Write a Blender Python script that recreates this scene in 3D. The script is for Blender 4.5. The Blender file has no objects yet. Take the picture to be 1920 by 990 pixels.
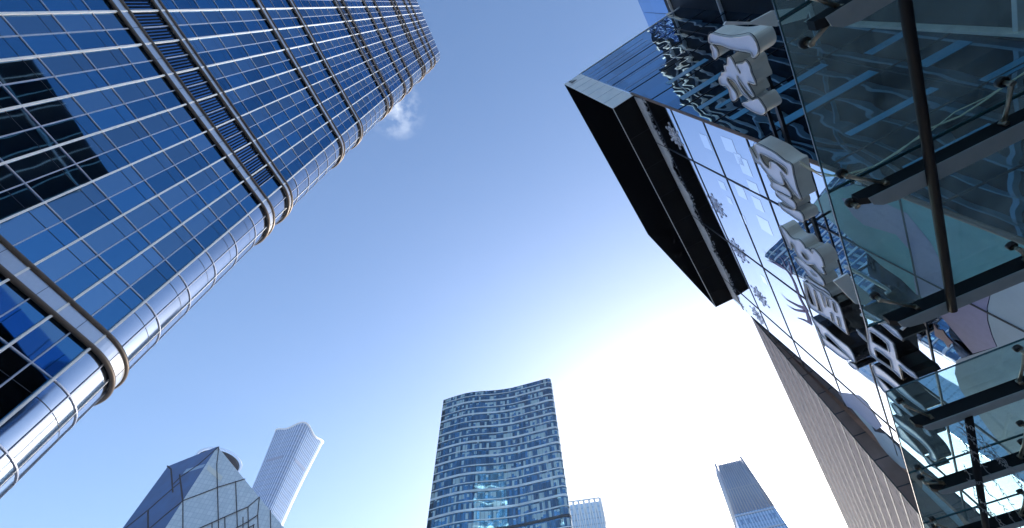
import bpy, bmesh, math, random
from mathutils import Vector, Matrix
from mathutils.geometry import tessellate_polygon
random.seed(7)
C = bpy.context.scene
COL = C.collection

# ------------------------------------------------------------------ camera
CAM = Vector((0, 0, 1.6))
FPX = 830.0
zc = Vector((-30, 487, -830)).normalized()
fw = Vector((0, 0, -1))
yc = (fw - fw.dot(zc) * zc).normalized()
xc = yc.cross(zc)
RM = Matrix((xc, yc, zc))                       # camera space -> world
cam = bpy.data.cameras.new('camera'); camo = bpy.data.objects.new('camera', cam); COL.objects.link(camo)
cam.sensor_width = 36; cam.lens = 36 * FPX / 1920
cam.clip_start = .05; cam.clip_end = 20000
camo.matrix_world = Matrix.Translation(CAM) @ RM.to_4x4()
C.camera = camo

# ------------------------------------------------------------------ sky, sun, exposure
SUN_AZ, SUN_EL = math.radians(27), math.radians(20)
SKY_STRENGTH = 0.15
EXPOSURE = 1.22
w = bpy.data.worlds.new('World'); C.world = w; w.use_nodes = True
nt = w.node_tree; bg = nt.nodes['Background']
sky = nt.nodes.new('ShaderNodeTexSky'); sky.sky_type = 'NISHITA'; sky.sun_disc = False
sky.sun_elevation = SUN_EL; sky.sun_rotation = SUN_AZ
sky.air_density = 1.0; sky.dust_density = 1.8; sky.ozone_density = 2.6; sky.altitude = 0
hs = nt.nodes.new('ShaderNodeHueSaturation'); hs.inputs['Saturation'].default_value = 1.12; hs.inputs['Hue'].default_value = .502
nt.links.new(sky.outputs[0], hs.inputs['Color']); nt.links.new(hs.outputs[0], bg.inputs[0]); bg.inputs[1].default_value = SKY_STRENGTH
gtc = nt.nodes.new('ShaderNodeTexCoord')
cdv = RM @ Vector((742 - 960, 495 - 205, -FPX)); cdv.normalize()
ds = nt.nodes.new('ShaderNodeVectorMath'); ds.operation = 'DISTANCE'; nt.links.new(gtc.outputs['Generated'], ds.inputs[0]); ds.inputs[1].default_value = cdv
cmr = nt.nodes.new('ShaderNodeMapRange'); cmr.inputs['From Min'].default_value = .065; cmr.inputs['From Max'].default_value = .01; nt.links.new(ds.outputs['Value'], cmr.inputs['Value'])
cn = nt.nodes.new('ShaderNodeTexNoise'); cn.inputs['Scale'].default_value = 26; cn.inputs['Detail'].default_value = 6; nt.links.new(gtc.outputs['Generated'], cn.inputs['Vector'])
cm2 = nt.nodes.new('ShaderNodeMapRange'); cm2.inputs['From Min'].default_value = .46; cm2.inputs['From Max'].default_value = .75; nt.links.new(cn.outputs['Fac'], cm2.inputs['Value'])
cmm = nt.nodes.new('ShaderNodeMath'); cmm.operation = 'MULTIPLY'; nt.links.new(cmr.outputs[0], cmm.inputs[0]); nt.links.new(cm2.outputs[0], cmm.inputs[1])
cx_ = nt.nodes.new('ShaderNodeMix'); cx_.data_type = 'RGBA'; cx_.inputs['B'].default_value = (3.2, 3.5, 4.0, 1)
nt.links.new(cmm.outputs[0], cx_.inputs['Factor']); nt.links.new(hs.outputs[0], cx_.inputs['A']); nt.links.new(cx_.outputs['Result'], bg.inputs[0])
sd = Vector((math.sin(SUN_AZ) * math.cos(SUN_EL), math.cos(SUN_AZ) * math.cos(SUN_EL), math.sin(SUN_EL)))
sl = bpy.data.lights.new('sun', 'SUN'); sl.energy = 3.8; sl.angle = math.radians(.53); sl.color = (1, .93, .83)
so = bpy.data.objects.new('sun', sl); COL.objects.link(so)
so.rotation_euler = sd.to_track_quat('Z', 'Y').to_euler()
C.view_settings.view_transform = 'Standard'; C.view_settings.look = 'None'
C.view_settings.exposure = EXPOSURE; C.view_settings.gamma = 1
try: C.view_settings.use_curve_mapping = False
except Exception: pass
C.render.engine = 'CYCLES'
C.cycles.max_bounces = 10; C.cycles.transparent_max_bounces = 16; C.cycles.glossy_bounces = 6

# ------------------------------------------------------------------ helpers
def ray(px, py):
    return RM @ Vector((px - 960, 495 - py, -FPX))
camo.matrix_world = Matrix.Translation(CAM) @ RM.to_4x4()
def hit(px, py, n, d):
    "point on plane n.(P-CAM)=d seen at a photo position"
    r = ray(px, py); return CAM + r * (d / r.dot(n))
def atz(px, py, z):
    r = ray(px, py); return CAM + r * ((z - CAM.z) / r.z)

def tag(o, label=None, cat=None, group=None, kind=None):
    if label: o['label'] = label
    if cat: o['category'] = cat
    if group: o['group'] = group
    if kind: o['kind'] = kind
    return o
def empty(name, loc, label, cat, group=None):
    o = bpy.data.objects.new(name, None); COL.objects.link(o); o.location = loc
    o.empty_display_size = .3
    return tag(o, label, cat, group)

class MB:
    def __init__(s): s.v = []; s.f = []; s.uv = []; s.sm = []
    def quad(s, a, b, c, d, uv=None, smooth=False):
        i = len(s.v); s.v += [a, b, c, d]; s.f.append((i, i+1, i+2, i+3)); s.uv.append(uv or ((0,0),(1,0),(1,1),(0,1))); s.sm.append(smooth)
    def tri(s, a, b, c):
        i = len(s.v); s.v += [a, b, c]; s.f.append((i, i+1, i+2)); s.uv.append(((0,0),(1,0),(1,1))); s.sm.append(False)
    def box(s, o, a, b, c):
        "o corner, a b c edge vectors"
        p = [o, o+a, o+a+b, o+b, o+c, o+a+c, o+a+b+c, o+b+c]
        i = len(s.v); s.v += p
        fl = [(0,3,2,1),(4,5,6,7),(0,1,5,4),(1,2,6,5),(2,3,7,6),(3,0,4,7)]
        if a.cross(b).dot(c) < 0: fl = [f[::-1] for f in fl]
        for f in fl:
            s.f.append(tuple(i+k for k in f)); s.uv.append(((0,0),(1,0),(1,1),(0,1))); s.sm.append(False)
    def bar(s, p, q, side, up, wd, ht):
        "box from p to q centred, width wd along side, height ht along up"
        s.box(p - side*wd/2 - up*ht/2, q - p, side*wd, up*ht)
    def tube(s, pts, r, n=8, closed=False, cap=True):
        pts = [Vector(p) for p in pts]; N = len(pts); rings = []
        prev = None
        for k in range(N):
            if closed: t = pts[(k+1) % N] - pts[k-1]
            else: t = pts[min(k+1, N-1)] - pts[max(k-1, 0)]
            if t.length < 1e-9: t = Vector((0,0,1))
            t.normalize()
            if prev is None:
                prev = t.orthogonal().normalized()
            prev = (prev - prev.dot(t) * t)
            if prev.length < 1e-6: prev = t.orthogonal()
            prev.normalize(); b = t.cross(prev)
            rr = r[k] if isinstance(r, (list, tuple)) else r
            i = len(s.v)
            for j in range(n):
                a = 2*math.pi*j/n
                s.v.append(pts[k] + (prev*math.cos(a) + b*math.sin(a)) * rr)
            rings.append(i)
        M = N if closed else N-1
        for k in range(M):
            i, j2 = rings[k], rings[(k+1) % N]
            for j in range(n):
                s.f.append((i+j, i+(j+1) % n, j2+(j+1) % n, j2+j)); s.uv.append(((0,0),(1,0),(1,1),(0,1))); s.sm.append(True)
        if cap and not closed:
            s.f.append(tuple(rings[0]+j for j in range(n))[::-1]); s.uv.append(tuple((0,0) for _ in range(n))); s.sm.append(False)
            s.f.append(tuple(rings[-1]+j for j in range(n))); s.uv.append(tuple((0,0) for _ in range(n))); s.sm.append(False)
    def plate(s, loops, ext, sides=True, caps=True, back=True):
        "loops: outer + holes, 3D points; ext: thickness vector from the front face backwards"
        tri = tessellate_polygon(loops) if caps else []
        flat = [p for l in loops for p in l]
        def addtris(off, flip):
            base = len(s.v); s.v += [p + off for p in flat]
            for t in tri:
                a, b, c = (flat[i] for i in t)
                nn = (b-a).cross(c-a)
                if nn.length < 1e-10: continue
                o = t if (nn.dot(ext) < 0) != flip else t[::-1]
                s.f.append(tuple(base+i for i in o)); s.uv.append(((0,0),(1,0),(1,1))); s.sm.append(False)
        if caps:
            addtris(Vector((0,0,0)), False)
            if back: addtris(ext, True)
        if sides:
            for l in loops:
                N = len(l)
                for k in range(N):
                    a, b = l[k], l[(k+1) % N]
                    s.quad(a, b, b+ext, a+ext, None, False)
    def build(s, name, mat, parent=None, normals=False):
        me = bpy.data.meshes.new(name); me.from_pydata([tuple(p) for p in s.v], [], s.f)
        uvl = me.uv_layers.new(name='UVMap')
        k = 0
        for poly, uv in zip(me.polygons, s.uv):
            for j, li in enumerate(poly.loop_indices):
                uvl.data[li].uv = uv[j] if j < len(uv) else (0,0)
        me.polygons.foreach_set('use_smooth', s.sm)
        if normals:
            bm = bmesh.new(); bm.from_mesh(me); bmesh.ops.recalc_face_normals(bm, faces=bm.faces); bm.to_mesh(me); bm.free()
        me.materials.append(mat); me.update()
        o = bpy.data.objects.new(name, me); COL.objects.link(o)
        if parent:
            o.parent = parent; o.matrix_parent_inverse = Matrix.Translation(-Vector(parent.location))
        return o
def smooth_loop(l, n=3):
    out = []; N = len(l)
    for k in range(N):
        p0, p1, p2, p3 = (Vector(l[(k+i-1) % N]) for i in range(4))
        for j in range(n):
            t = j/n
            out.append(.5*((2*p1) + (p2-p0)*t + (2*p0-5*p1+4*p2-p3)*t*t + (3*p1-p0-3*p2+p3)*t*t*t))
    return out

# ------------------------------------------------------------------ materials
def mat(name):
    m = bpy.data.materials.new(name); m.use_nodes = True
    return m, m.node_tree, m.node_tree.nodes['Principled BSDF']
def simple(name, col, rough=.5, metal=0, noise=.12, nscale=6, bump=0, bscale=20, spec=.5, coords='Object'):
    m, t, b = mat(name)
    b.inputs['Roughness'].default_value = rough; b.inputs['Metallic'].default_value = metal
    b.inputs['Specular IOR Level'].default_value = spec
    tc = t.nodes.new('ShaderNodeTexCoord'); nz = t.nodes.new('ShaderNodeTexNoise'); nz.inputs['Scale'].default_value = nscale
    nz.inputs['Detail'].default_value = 5
    t.links.new(tc.outputs[coords], nz.inputs['Vector'])
    mx = t.nodes.new('ShaderNodeMix'); mx.data_type = 'RGBA'
    mx.inputs['A'].default_value = (*[c*(1-noise*1.6) for c in col], 1); mx.inputs['B'].default_value = (*[min(1, c*(1+noise*1.4)) for c in col], 1)
    t.links.new(nz.outputs['Fac'], mx.inputs['Factor']); t.links.new(mx.outputs['Result'], b.inputs['Base Color'])
    if bump:
        n2 = t.nodes.new('ShaderNodeTexNoise'); n2.inputs['Scale'].default_value = bscale; t.links.new(tc.outputs[coords], n2.inputs['Vector'])
        bp = t.nodes.new('ShaderNodeBump'); bp.inputs['Strength'].default_value = bump; bp.inputs['Distance'].default_value = .05
        t.links.new(n2.outputs['Fac'], bp.inputs['Height']); t.links.new(bp.outputs[0], b.inputs['Normal'])
    return m
def mirror_glass(name, col, rough=.02, wob=0.0, wscale=.6, pane=(1.5, 4), tintvar=.15, stretch=(1, 1, 1), edge=None, dist=.1, cellwob=0.0):
    """coated facade glass: metallic mirror with per-pane tint (UV in metres), rippled like float glass"""
    m, t, b = mat(name)
    b.inputs['Metallic'].default_value = 1; b.inputs['Roughness'].default_value = rough
    N, L = t.nodes, t.links
    uv = N.new('ShaderNodeUVMap'); sp = N.new('ShaderNodeSeparateXYZ'); L.new(uv.outputs[0], sp.inputs[0])
    fx = []
    for i, pw in enumerate(pane):
        d = N.new('ShaderNodeMath'); d.operation = 'DIVIDE'; d.inputs[1].default_value = pw; L.new(sp.outputs[i], d.inputs[0])
        f = N.new('ShaderNodeMath'); f.operation = 'FLOOR'; L.new(d.outputs[0], f.inputs[0]); fx.append(f)
    cb = N.new('ShaderNodeCombineXYZ'); L.new(fx[0].outputs[0], cb.inputs[0]); L.new(fx[1].outputs[0], cb.inputs[1])
    wn = N.new('ShaderNodeTexWhiteNoise'); wn.noise_dimensions = '2D'; L.new(cb.outputs[0], wn.inputs['Vector'])
    mx = N.new('ShaderNodeMix'); mx.data_type = 'RGBA'
    mx.inputs['A'].default_value = (*[c*(1-tintvar) for c in col], 1); mx.inputs['B'].default_value = (*[min(1, c*(1+tintvar)) for c in col], 1)
    L.new(wn.outputs['Value'], mx.inputs['Factor']); L.new(mx.outputs['Result'], b.inputs['Base Color'])
    if edge: b.inputs['Specular Tint'].default_value = (*edge, 1)
    if wob or cellwob:
        tc = N.new('ShaderNodeTexCoord'); mp = N.new('ShaderNodeMapping'); mp.inputs['Scale'].default_value = stretch
        L.new(tc.outputs['Object'], mp.inputs[0])
        nz = N.new('ShaderNodeTexNoise'); nz.inputs['Scale'].default_value = wscale; nz.inputs['Detail'].default_value = 1.5
        off = N.new('ShaderNodeVectorMath'); off.operation = 'MULTIPLY_ADD'; off.inputs[1].default_value = (3.7, 3.7, 3.7)
        L.new(wn.outputs['Color'], off.inputs[0]); L.new(mp.outputs[0], off.inputs[2])
        L.new(off.outputs[0] if cellwob else mp.outputs[0], nz.inputs['Vector'])
        bp = N.new('ShaderNodeBump'); bp.inputs['Strength'].default_value = wob or cellwob; bp.inputs['Distance'].default_value = dist
        L.new(nz.outputs['Fac'], bp.inputs['Height']); L.new(bp.outputs[0], b.inputs['Normal'])
    return m

M = {}
M['tower_glass'] = mirror_glass('blue tower glass', (.068, .195, .35), .02, cellwob=.17, wscale=.3, pane=(1, 1), tintvar=.2, edge=(.5, .62, .8), dist=.06)
M['tower_glass_b'] = mirror_glass('greyer blue tower glass', (.135, .245, .37), .03, cellwob=.17, wscale=.3, pane=(1, 1), tintvar=.2, edge=(.6, .68, .8), dist=.06)
M['tower_glass_curved'] = mirror_glass('curved corner glass', (.34, .40, .49), .12, cellwob=.2, wscale=.5, pane=(1, 1), tintvar=.12)
M['white_alu'] = simple('white aluminium', (.86, .86, .86), .4, 0, .05)
M['grey_alu'] = simple('lilac grey aluminium', (.56, .58, .66), .35, .4, .06)
M['bronze'] = simple('bronze cladding', (.135, .105, .085), .45, .35, .12, 3)
M['silver_strip'] = simple('brushed silver strip', (.62, .64, .68), .3, .8, .05)
M['dark_line'] = simple('dark gasket', (.03, .035, .05), .5)
M['louvre'] = simple('dark louvre', (.005, .007, .012), .7, 0, spec=.1)
M['dark_glass_back'] = mirror_glass('louvre backing glass', (.09, .22, .42), .1, pane=(1.4, 4))
M['tower_roof'] = simple('tower roof', (.15, .15, .16), .8)

# ------------------------------------------------------------------ ground
g = MB(); S = 9000
for (a, b) in [((-S, -S), (S, S))]:
    g.quad(Vector((a[0], a[1], 0)), Vector((b[0], a[1], 0)), Vector((b[0], b[1], 0)), Vector((a[0], b[1], 0)))
m, t, b = mat('plaza pavers')
tc = t.nodes.new('ShaderNodeTexCoord'); br = t.nodes.new('ShaderNodeTexBrick'); br.inputs['Scale'].default_value = 1
br.inputs['Color1'].default_value = (.42, .41, .39, 1); br.inputs['Color2'].default_value = (.36, .35, .335, 1); br.inputs['Mortar'].default_value = (.1, .1, .1, 1)
br.inputs['Mortar Size'].default_value = .006; t.links.new(tc.outputs['Object'], br.inputs['Vector']); t.links.new(br.outputs['Color'], b.inputs['Base Color'])
b.inputs['Roughness'].default_value = .7
tag(g.build('ground', m), 'pale grey stone pavers of the plaza', kind='structure')

# ------------------------------------------------------------------ left blue glass tower
TS = 1.5
aH = math.radians(18.698)
hT = Vector((math.sin(aH), math.cos(aH), 0)); nT = Vector((hT.y, -hT.x, 0))
DT = 21.247
def pathT(s, off=0.0):
    "point on the tower outline (units), s along the wall, off outwards; returns point at height of camera and outward normal"
    u0, r = 5.3, 2.5
    if s <= u0: p, n, t_ = (s, 0.0), (0, 1), (1, 0)
    else:
        a = (s-u0)/r
        if a < math.pi/2:
            p = (u0 + r*math.sin(a), -(r - r*math.cos(a))); n = (math.sin(a), math.cos(a))
        else:
            e = (a-math.pi/2)*r; p = (u0+r, -r-e); n = (1, 0)
    x, y = p[0]+n[0]*off, p[1]+n[1]*off
    P = (hT*x + nT*(y-DT))*TS; Nn = hT*n[0] + nT*n[1]
    return Vector((CAM.x+P.x, CAM.y+P.y, 0)), Nn
def ZT(z): return Vector((0, 0, CAM.z + z*TS))
PITCH = 2.66
def fz(k): return 24 + PITCH*k
SMIN, SARC, SMAX = -30.2, 5.3, 5.3 + 2.5*math.pi/2
SEND = SMAX + 16
KMIN, KTOP = -9, 48
ZB, ZTOP = -CAM.z/TS, fz(KTOP)
tower = empty('glass_skyscraper', pathT(0)[0] , 'tall blue glass skyscraper with rounded corner and bronze bands filling the upper left', 'skyscraper')
DS = .9525
S_M = [SARC - DS*i for i in range(int((SARC-SMIN)/DS)+1)][::-1]
S_A = [SARC + DS*i for i in range(1, int((SEND-SARC)/DS)+1)]
# glass
g = MB(); gc = MB()
def uvc(a, b_, z0, z1):
    a, b_ = (a-SARC)/DS+200, (b_-SARC)/DS+200; z0, z1 = (z0-24)/PITCH+50, (z1-24)/PITCH+50
    return ((a, z0), (b_, z0), (b_, z1), (a, z1))
def cells(mb, sl, zs):
    for i in range(len(sl)-1):
        for k in range(len(zs)-1):
            a, _ = pathT(sl[i]); b2, _ = pathT(sl[i+1])
            z0, z1 = ZT(zs[k]), ZT(zs[k+1])
            mb.quad(a+z0, b2+z0, b2+z1, a+z1, uvc(sl[i], sl[i+1], zs[k], zs[k+1]))
zs = [ZB] + [fz(k) for k in range(KMIN+1, KTOP+1)]
gb = MB(); nM = len(S_M)
for i in range(nM-1):
    cells(gb if ((nM-1-i) % 2 == 0) else g, S_M[i:i+2], zs)
gb.build('alternate_glass', M['tower_glass_b'], tower)
arc = [SARC + (SMAX-SARC)*i/16 for i in range(17)]
for i in range(16):
    a, na = pathT(arc[i]); b2, nb = pathT(arc[i+1])
    for k in range(len(zs)-1):
        z0, z1 = ZT(zs[k]), ZT(zs[k+1])
        gc.quad(a+z0, b2+z0, b2+z1, a+z1, uvc(arc[i], arc[i+1], zs[k], zs[k+1]), True)
cells(g, [SMAX + DS*i for i in range(17)], zs)
g.build('glass_wall', M['tower_glass'], tower)
gco = gc.build('corner_glass', M['tower_glass_curved'], tower)
bm = bmesh.new(); bm.from_mesh(gco.data); bmesh.ops.remove_doubles(bm, verts=bm.verts, dist=.001); bm.to_mesh(gco.data); bm.free()
# back sides and roof
mb = MB()
c0 = pathT(SMIN)[0]; c1 = pathT(SARC)[0]; c2 = pathT(SEND)[0]; back = -nT*(2.5+16)*TS
c3 = c0 + back
for a, b2 in ((c2, c3), (c3, c0)):
    mb.quad(a+ZT(ZB), b2+ZT(ZB), b2+ZT(ZTOP), a+ZT(ZTOP), ((0,0),(60,0),(60,230),(0,230)))
mb.build('rear_wall', M['tower_glass'], tower)
mb = MB(); pl = [c0] + [pathT(s)[0] for s in arc] + [c2, c3]
mb.plate([[p + ZT(ZTOP+.25) for p in pl]], Vector((0, 0, -.3))); mb.build('roof', M['tower_roof'], tower)
# verticals: bright fins on whole modules, slimmer on half modules
band_k = [-3, 3, 4, 10, 13, 19, 20, 25, 28, 34, 35, 40, 43]
allS = S_M + S_A
for idx, s in enumerate(allS):
    major = ((len(S_M)-1-idx) % 2 == 0)
    p, n = pathT(s)
    tdir = Vector((0,0,1)).cross(n)
    mb = MB(); wd, dp = (.09, .16) if major else (.048, .09)
    if idx < len(S_M):
        mb.box(p + ZT(ZB) - tdir*wd*TS/2 - n*.02, tdir*wd*TS, n*(dp*TS+.02), Vector((0,0,(ZTOP-ZB)*TS)))
    else:
        mb.box(p + ZT(ZB) - tdir*.02*TS - n*.02, tdir*.04*TS, n*(.06*TS), Vector((0,0,(ZTOP-ZB)*TS)))
    mb.build('mullion', M['white_alu'] if major else M['grey_alu'], tower)
PS = [SMIN] + [SARC-.01] + arc[1:] + [SEND]
def sweep(name, z, h, dp, material, parent):
    mb = MB()
    for i in range(len(PS)-1):
        a, na = pathT(PS[i]); b2, nb = pathT(PS[i+1])
        a1, _ = pathT(PS[i], dp); b1, _ = pathT(PS[i+1], dp)
        for (q0, q1, q2, q3) in ((a1+ZT(z-h/2), b1+ZT(z-h/2), b1+ZT(z+h/2), a1+ZT(z+h/2)), (a+ZT(z-h/2), b2+ZT(z-h/2), b1+ZT(z-h/2), a1+ZT(z-h/2)), (a+ZT(z+h/2), a1+ZT(z+h/2), b1+ZT(z+h/2), b2+ZT(z+h/2))):
            mb.quad(q0, q1, q2, q3)
    return mb.build(name, material, parent)
for k in range(KMIN+1, KTOP):
    if k not in band_k: sweep('transom', fz(k), .055, .05, M['grey_alu'], tower)
mb = MB()
for k in range(KMIN+1, KTOP):
    z = fz(k)+1.84
    if k in (3, 19, 34): continue
    for i in range(len(PS)-1):
        a, _ = pathT(PS[i], .012); b2, _ = pathT(PS[i+1], .012)
        mb.quad(a+ZT(z-.012), b2+ZT(z-.012), b2+ZT(z+.012), a+ZT(z+.012))
mb.build('spandrel_joint', M['dark_line'], tower)
for k in band_k:
    z = fz(k)
    lo, hi = (z-.80, z+.06)
    if k in (4, 20, 35): lo, hi = z+.30, z+.98
    if k in (3, 19, 34): lo, hi = z-.78, z+.10
    st = sweep('band', (lo+hi)/2, hi-lo, .13, M['silver_strip'], tower)
    for zz in (lo, hi):
        mb = MB()
        pts = [pathT(s, .13)[0] + ZT(zz) for s in ([SMIN, SARC-1] + arc + [SMAX+1, SEND])]
        mb.tube(pts, .115*TS, 8)
        mb.build('bronze_tube', M['bronze'], st)
    nq = 0
    mb = MB()
    for i, s in enumerate(allS):
        if i % 1 == 0 and s < SEND-.5:
            p, n = pathT(s, .13); tdir = Vector((0,0,1)).cross(n)
            mb.box(p + ZT(lo+.1) - tdir*.012, tdir*.024, n*.02, Vector((0,0,(hi-lo-.2)*TS)))
    base_i = len(st.data.vertices); vs = [v.co.copy() for v in st.data.vertices] + mb.v
    fs = [tuple(p_.vertices) for p_ in st.data.polygons]; nq = len(fs); fs += [tuple(i+base_i for i in f) for f in mb.f]
    me = bpy.data.meshes.new('band'); me.from_pydata([tuple(v) for v in vs], [], fs); me.materials.append(M['silver_strip']); me.materials.append(M['dark_line'])
    for p_ in me.polygons: p_.material_index = 0 if p_.index < nq else 1
    st.data = me
for k in (3, 19, 34):
    mb = MB(); z0, z1 = fz(k)+.2, fz(k+1)+.2
    p, n = pathT(SMIN, .015); q, _ = pathT(SARC-DS, .015)
    mb.quad(p+ZT(z0), q+ZT(z0), q+ZT(z1), p+ZT(z1), ((0,0),(50,0),(50,4),(0,4)))
    lp = mb.build('louvre_panel', M['dark_glass_back'], tower)
    mb = MB(); s = SMIN
    while s < SARC-DS:
        p, n = pathT(s, .02); mb.box(p+ZT(z0)-hT*.05*TS, hT*.095*TS, nT*.03*TS, Vector((0,0,(z1-z0)*TS))); s += DS/5
    mb.build('louvre_blades', M['louvre'], lp)

# ------------------------------------------------------------------ right glass building
RS = 1.55
B1v = ray(840, 48).normalized(); B2 = ray(2000, 1884).normalized()
nB = B1v.cross(B2).normalized()
if nB.dot(ray(1500, 400)) < 0: nB = -nB
B1 = (B1v - B1v.dot(B2)*B2).normalized()
DB = 4.9*RS
OUT = -nB
def B(px, py, o=0.0): return hit(px, py, nB, DB - o*RS)
def BU(u, wv, o=0.0): return CAM + (B2*u + B1*wv)*RS + nB*(DB - o*RS)
def Bc(P): d = P-CAM; return d.dot(B2)/RS, d.dot(B1)/RS
P0 = B(1089, 139); P1 = B(1918, 452)
V3 = -ray(-1823, 2081).normalized()          # horizontal, away from the street face, az ~120
cdir = (P0-P1).normalized()
wA = (cdir - cdir.dot(V3)*V3).normalized()
nA = V3.cross(wA).normalized()
if nA.dot(P0-CAM) < 0: nA = -nA
dA = nA.dot(P0-CAM)
zP1 = (P1-CAM).z/RS
def AV(v, wv, o=0.0): return P1 + V3*v*RS + wA*(wv-zP1)*RS - nA*o*RS
def A(px, py, o=0.0): return hit(px, py, nA, dA - o*RS)

M['street_glass'] = mirror_glass('pale street glass', (.56, .66, .80), .012, wob=.06, wscale=.25, pane=(4.0*RS, 2.24*RS), tintvar=.04, dist=.08)
M['side_glass'] = mirror_glass('rippled dark side glass', (.12, .28, .45), .012, wob=.55, wscale=.5, pane=(1.4*RS, 2.24*RS), tintvar=.3, stretch=(1, 1, .55), dist=.12)
M['dark_frame'] = simple('dark window frame', (.03, .035, .045), .4, .5)
M['brown_trim'] = simple('brown corner trim', (.20, .12, .085), .45, .3)
M['cream'] = simple('weathered cream sign return', (.84, .78, .67), .5, 0, .26, 1.3)
M['white_panel'] = simple('white metal cornice', (.88, .87, .84), .4, 0, .08, 2)
M['black_panel'] = simple('black cladding', (.002, .002, .0025), .9, 0, .2, spec=0)
M['soffit_panel'] = simple('charcoal soffit panel', (.013, .012, .012), .8, 0, .15, 2, spec=.05)
M['frost'] = simple('frost film', (.62, .63, .66), .8, 0, .2, 3)
M['flake'] = simple('lilac grey window film', (.42, .46, .62), .7, 0, .08)
M['flake_white'] = simple('white window film', (.62, .64, .72), .7, 0, .05)
M['antler'] = simple('mauve window film', (.22, .18, .33), .7, 0, .08)
M['lilac'] = simple('lilac window film', (.42, .38, .56), .55, 0, .08)
M['teal'] = simple('teal facade area', (.20, .46, .50), .5, 0, .15, 1.2)
M['pale_film'] = simple('pale blue grey window film', (.50, .60, .66), .6, 0, .12, 1.5)
M['pink'] = simple('pink window film', (.55, .36, .36), .6, 0, .1)
M['window_light_blue'] = simple('light blue painted window light', (.10, .34, .55), .15, 0, .25, 1.0)  # interior and sky light through the side windows, put into the base colour
M['pane_light'] = mirror_glass('pale pane', (.76, .83, .92), .05, pane=(1, 1), tintvar=.06)

bld = empty('glass_mall_building', Vector((P1.x, P1.y, 0)), 'glass mall building at right with sloped black overhanging box, frosted windows and dark rippled side', 'building')
WTOP, WBOT = 18.9, -1.0/1
UEND = 17.72
rowsW = [-1.05, 2.0, 4.25, 6.5, 8.72, 10.95, 13.17, 15.4, 17.6, 19.0]
colsU = [3.9, 7.9, 11.93, 15.95]
def corner_u(wv): # corner edge is slightly oblique in this frame
    P = P1 + cdir*((wv*RS - (P1-CAM).dot(B1))/cdir.dot(B1)); return Bc(P)[0]
g = MB()
for i in range(len(rowsW)-1):
    w0, w1 = rowsW[i], rowsW[i+1]
    us0 = [corner_u(w0)] + [c for c in colsU if c > 6.5] + [UEND]
    us1 = [corner_u(w1)] + [c for c in colsU if c > 6.5] + [UEND]
    for j in range(len(us0)-1):
        q = [(us0[j], w0), (us0[j+1], w0), (us1[j+1], w1), (us1[j], w1)]
        # a hair of tilt per pane, as real panes have
        g.quad(*[BU(u, v_) for u, v_ in q], [(u*RS+.01+20, v_*RS+20) for u, v_ in q])
g.build('street_facade_glass', M['street_glass'], bld)
for wv in rowsW[1:-1]:
    mb = MB(); mb.bar(BU(corner_u(wv), wv, .005), BU(UEND, wv, .005), OUT, B1, .03*RS, .035*RS); mb.build('transom', M['dark_frame'], bld)
for u in colsU:
    if u < 6.5: continue
    mb = MB(); mb.bar(BU(u, -1.0, .006), BU(u, 19, .006), B2, OUT, .034*RS, .036*RS); mb.build('mullion', M['dark_frame'], bld)
for u in (9.9, 13.95):
    pass
# side facade A
VMAX = 7.2
g = MB(); rowsA = [-1.05, 1.9, 4.1, 6.3, 8.55, 10.8, 13.0, 15.2, 17.45, 19.7, 21.9, 24.1, 27.42]
colsA = [0, 2.4, 4.9, VMAX]
def vcor(wv): # corner position in A coordinates
    P = P1 + cdir*(((wv-zP1)*RS)/cdir.dot(wA)); return (P-P1).dot(V3)/RS
for i in range(len(rowsA)-1):
    w0, w1 = rowsA[i], rowsA[i+1]
    for j in range(3):
        q = []
        for wv, jj in ((w0, j), (w0, j+1), (w1, j+1), (w1, j)):
            q.append((vcor(wv) if jj == 0 else colsA[jj], wv))
        g.quad(*[AV(a, b2) for a, b2 in q], [(a*RS+30, b2*RS+20) for a, b2 in q])
g.build('side_facade_glass', M['side_glass'], bld)
for wv in rowsA[1:-1]:
    mb = MB(); mb.bar(AV(vcor(wv), wv, .004), AV(VMAX, wv, .004), wA, -nA, .022*RS, .03*RS); mb.build('side_transom', M['dark_frame'], bld)
for v in colsA[1:-1]:
    mb = MB(); mb.bar(AV(v, -1.0, .004), AV(v, 27.4, .004), V3, -nA, .03*RS, .03*RS); mb.build('side_mullion', M['dark_frame'], bld)
strips = [(11.0, .32, 0, 2.3), (12.62, .30, -.4, 2.2), (13.75, .22, -.3, .95), (14.4, .3, -.6, 1.5), (15.9, .42, -.6, .95), (18.0, .38, -.35, 1.25), (9.2, .2, .5, 2.2), (8.6, .3, 2.6, 3.9), (7.4, .2, .3, 1.7), (10.2, .35, 2.7, 3.6), (6.4, .25, 2.5, 3.4), (11.9, .3, 2.8, 4.2)]  # blue strips paint the light showing through the side windows
for wv, hh, v0, v1 in strips:
    mb = MB(); mb.box(AV(max(v0, vcor(wv)+.05), wv-hh/2, .006), V3*(v1-max(v0, vcor(wv)+.05))*RS, wA*hh*RS, -nA*.006); mb.build('window_light_strip', M['window_light_blue'], bld)
# thin light lines across the upper side glass
for wv in (20.3, 21.6, 22.9, 24.6, 25.4, 26.2):
    mb = MB(); mb.bar(AV(vcor(wv)+.03, wv, .006), AV(1.3, wv, .006), wA, -nA, .035*RS, .01); mb.build('glazing_bar', M['grey_alu'], bld)
# corner trim
mb = MB(); mb.tube([P1 + cdir*(zz*RS) - nA*.02 - nB*.02 for zz in (-7, 0, 8, 14.4)], .045*RS, 6); mb.build('corner_trim', M['brown_trim'], bld)
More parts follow.
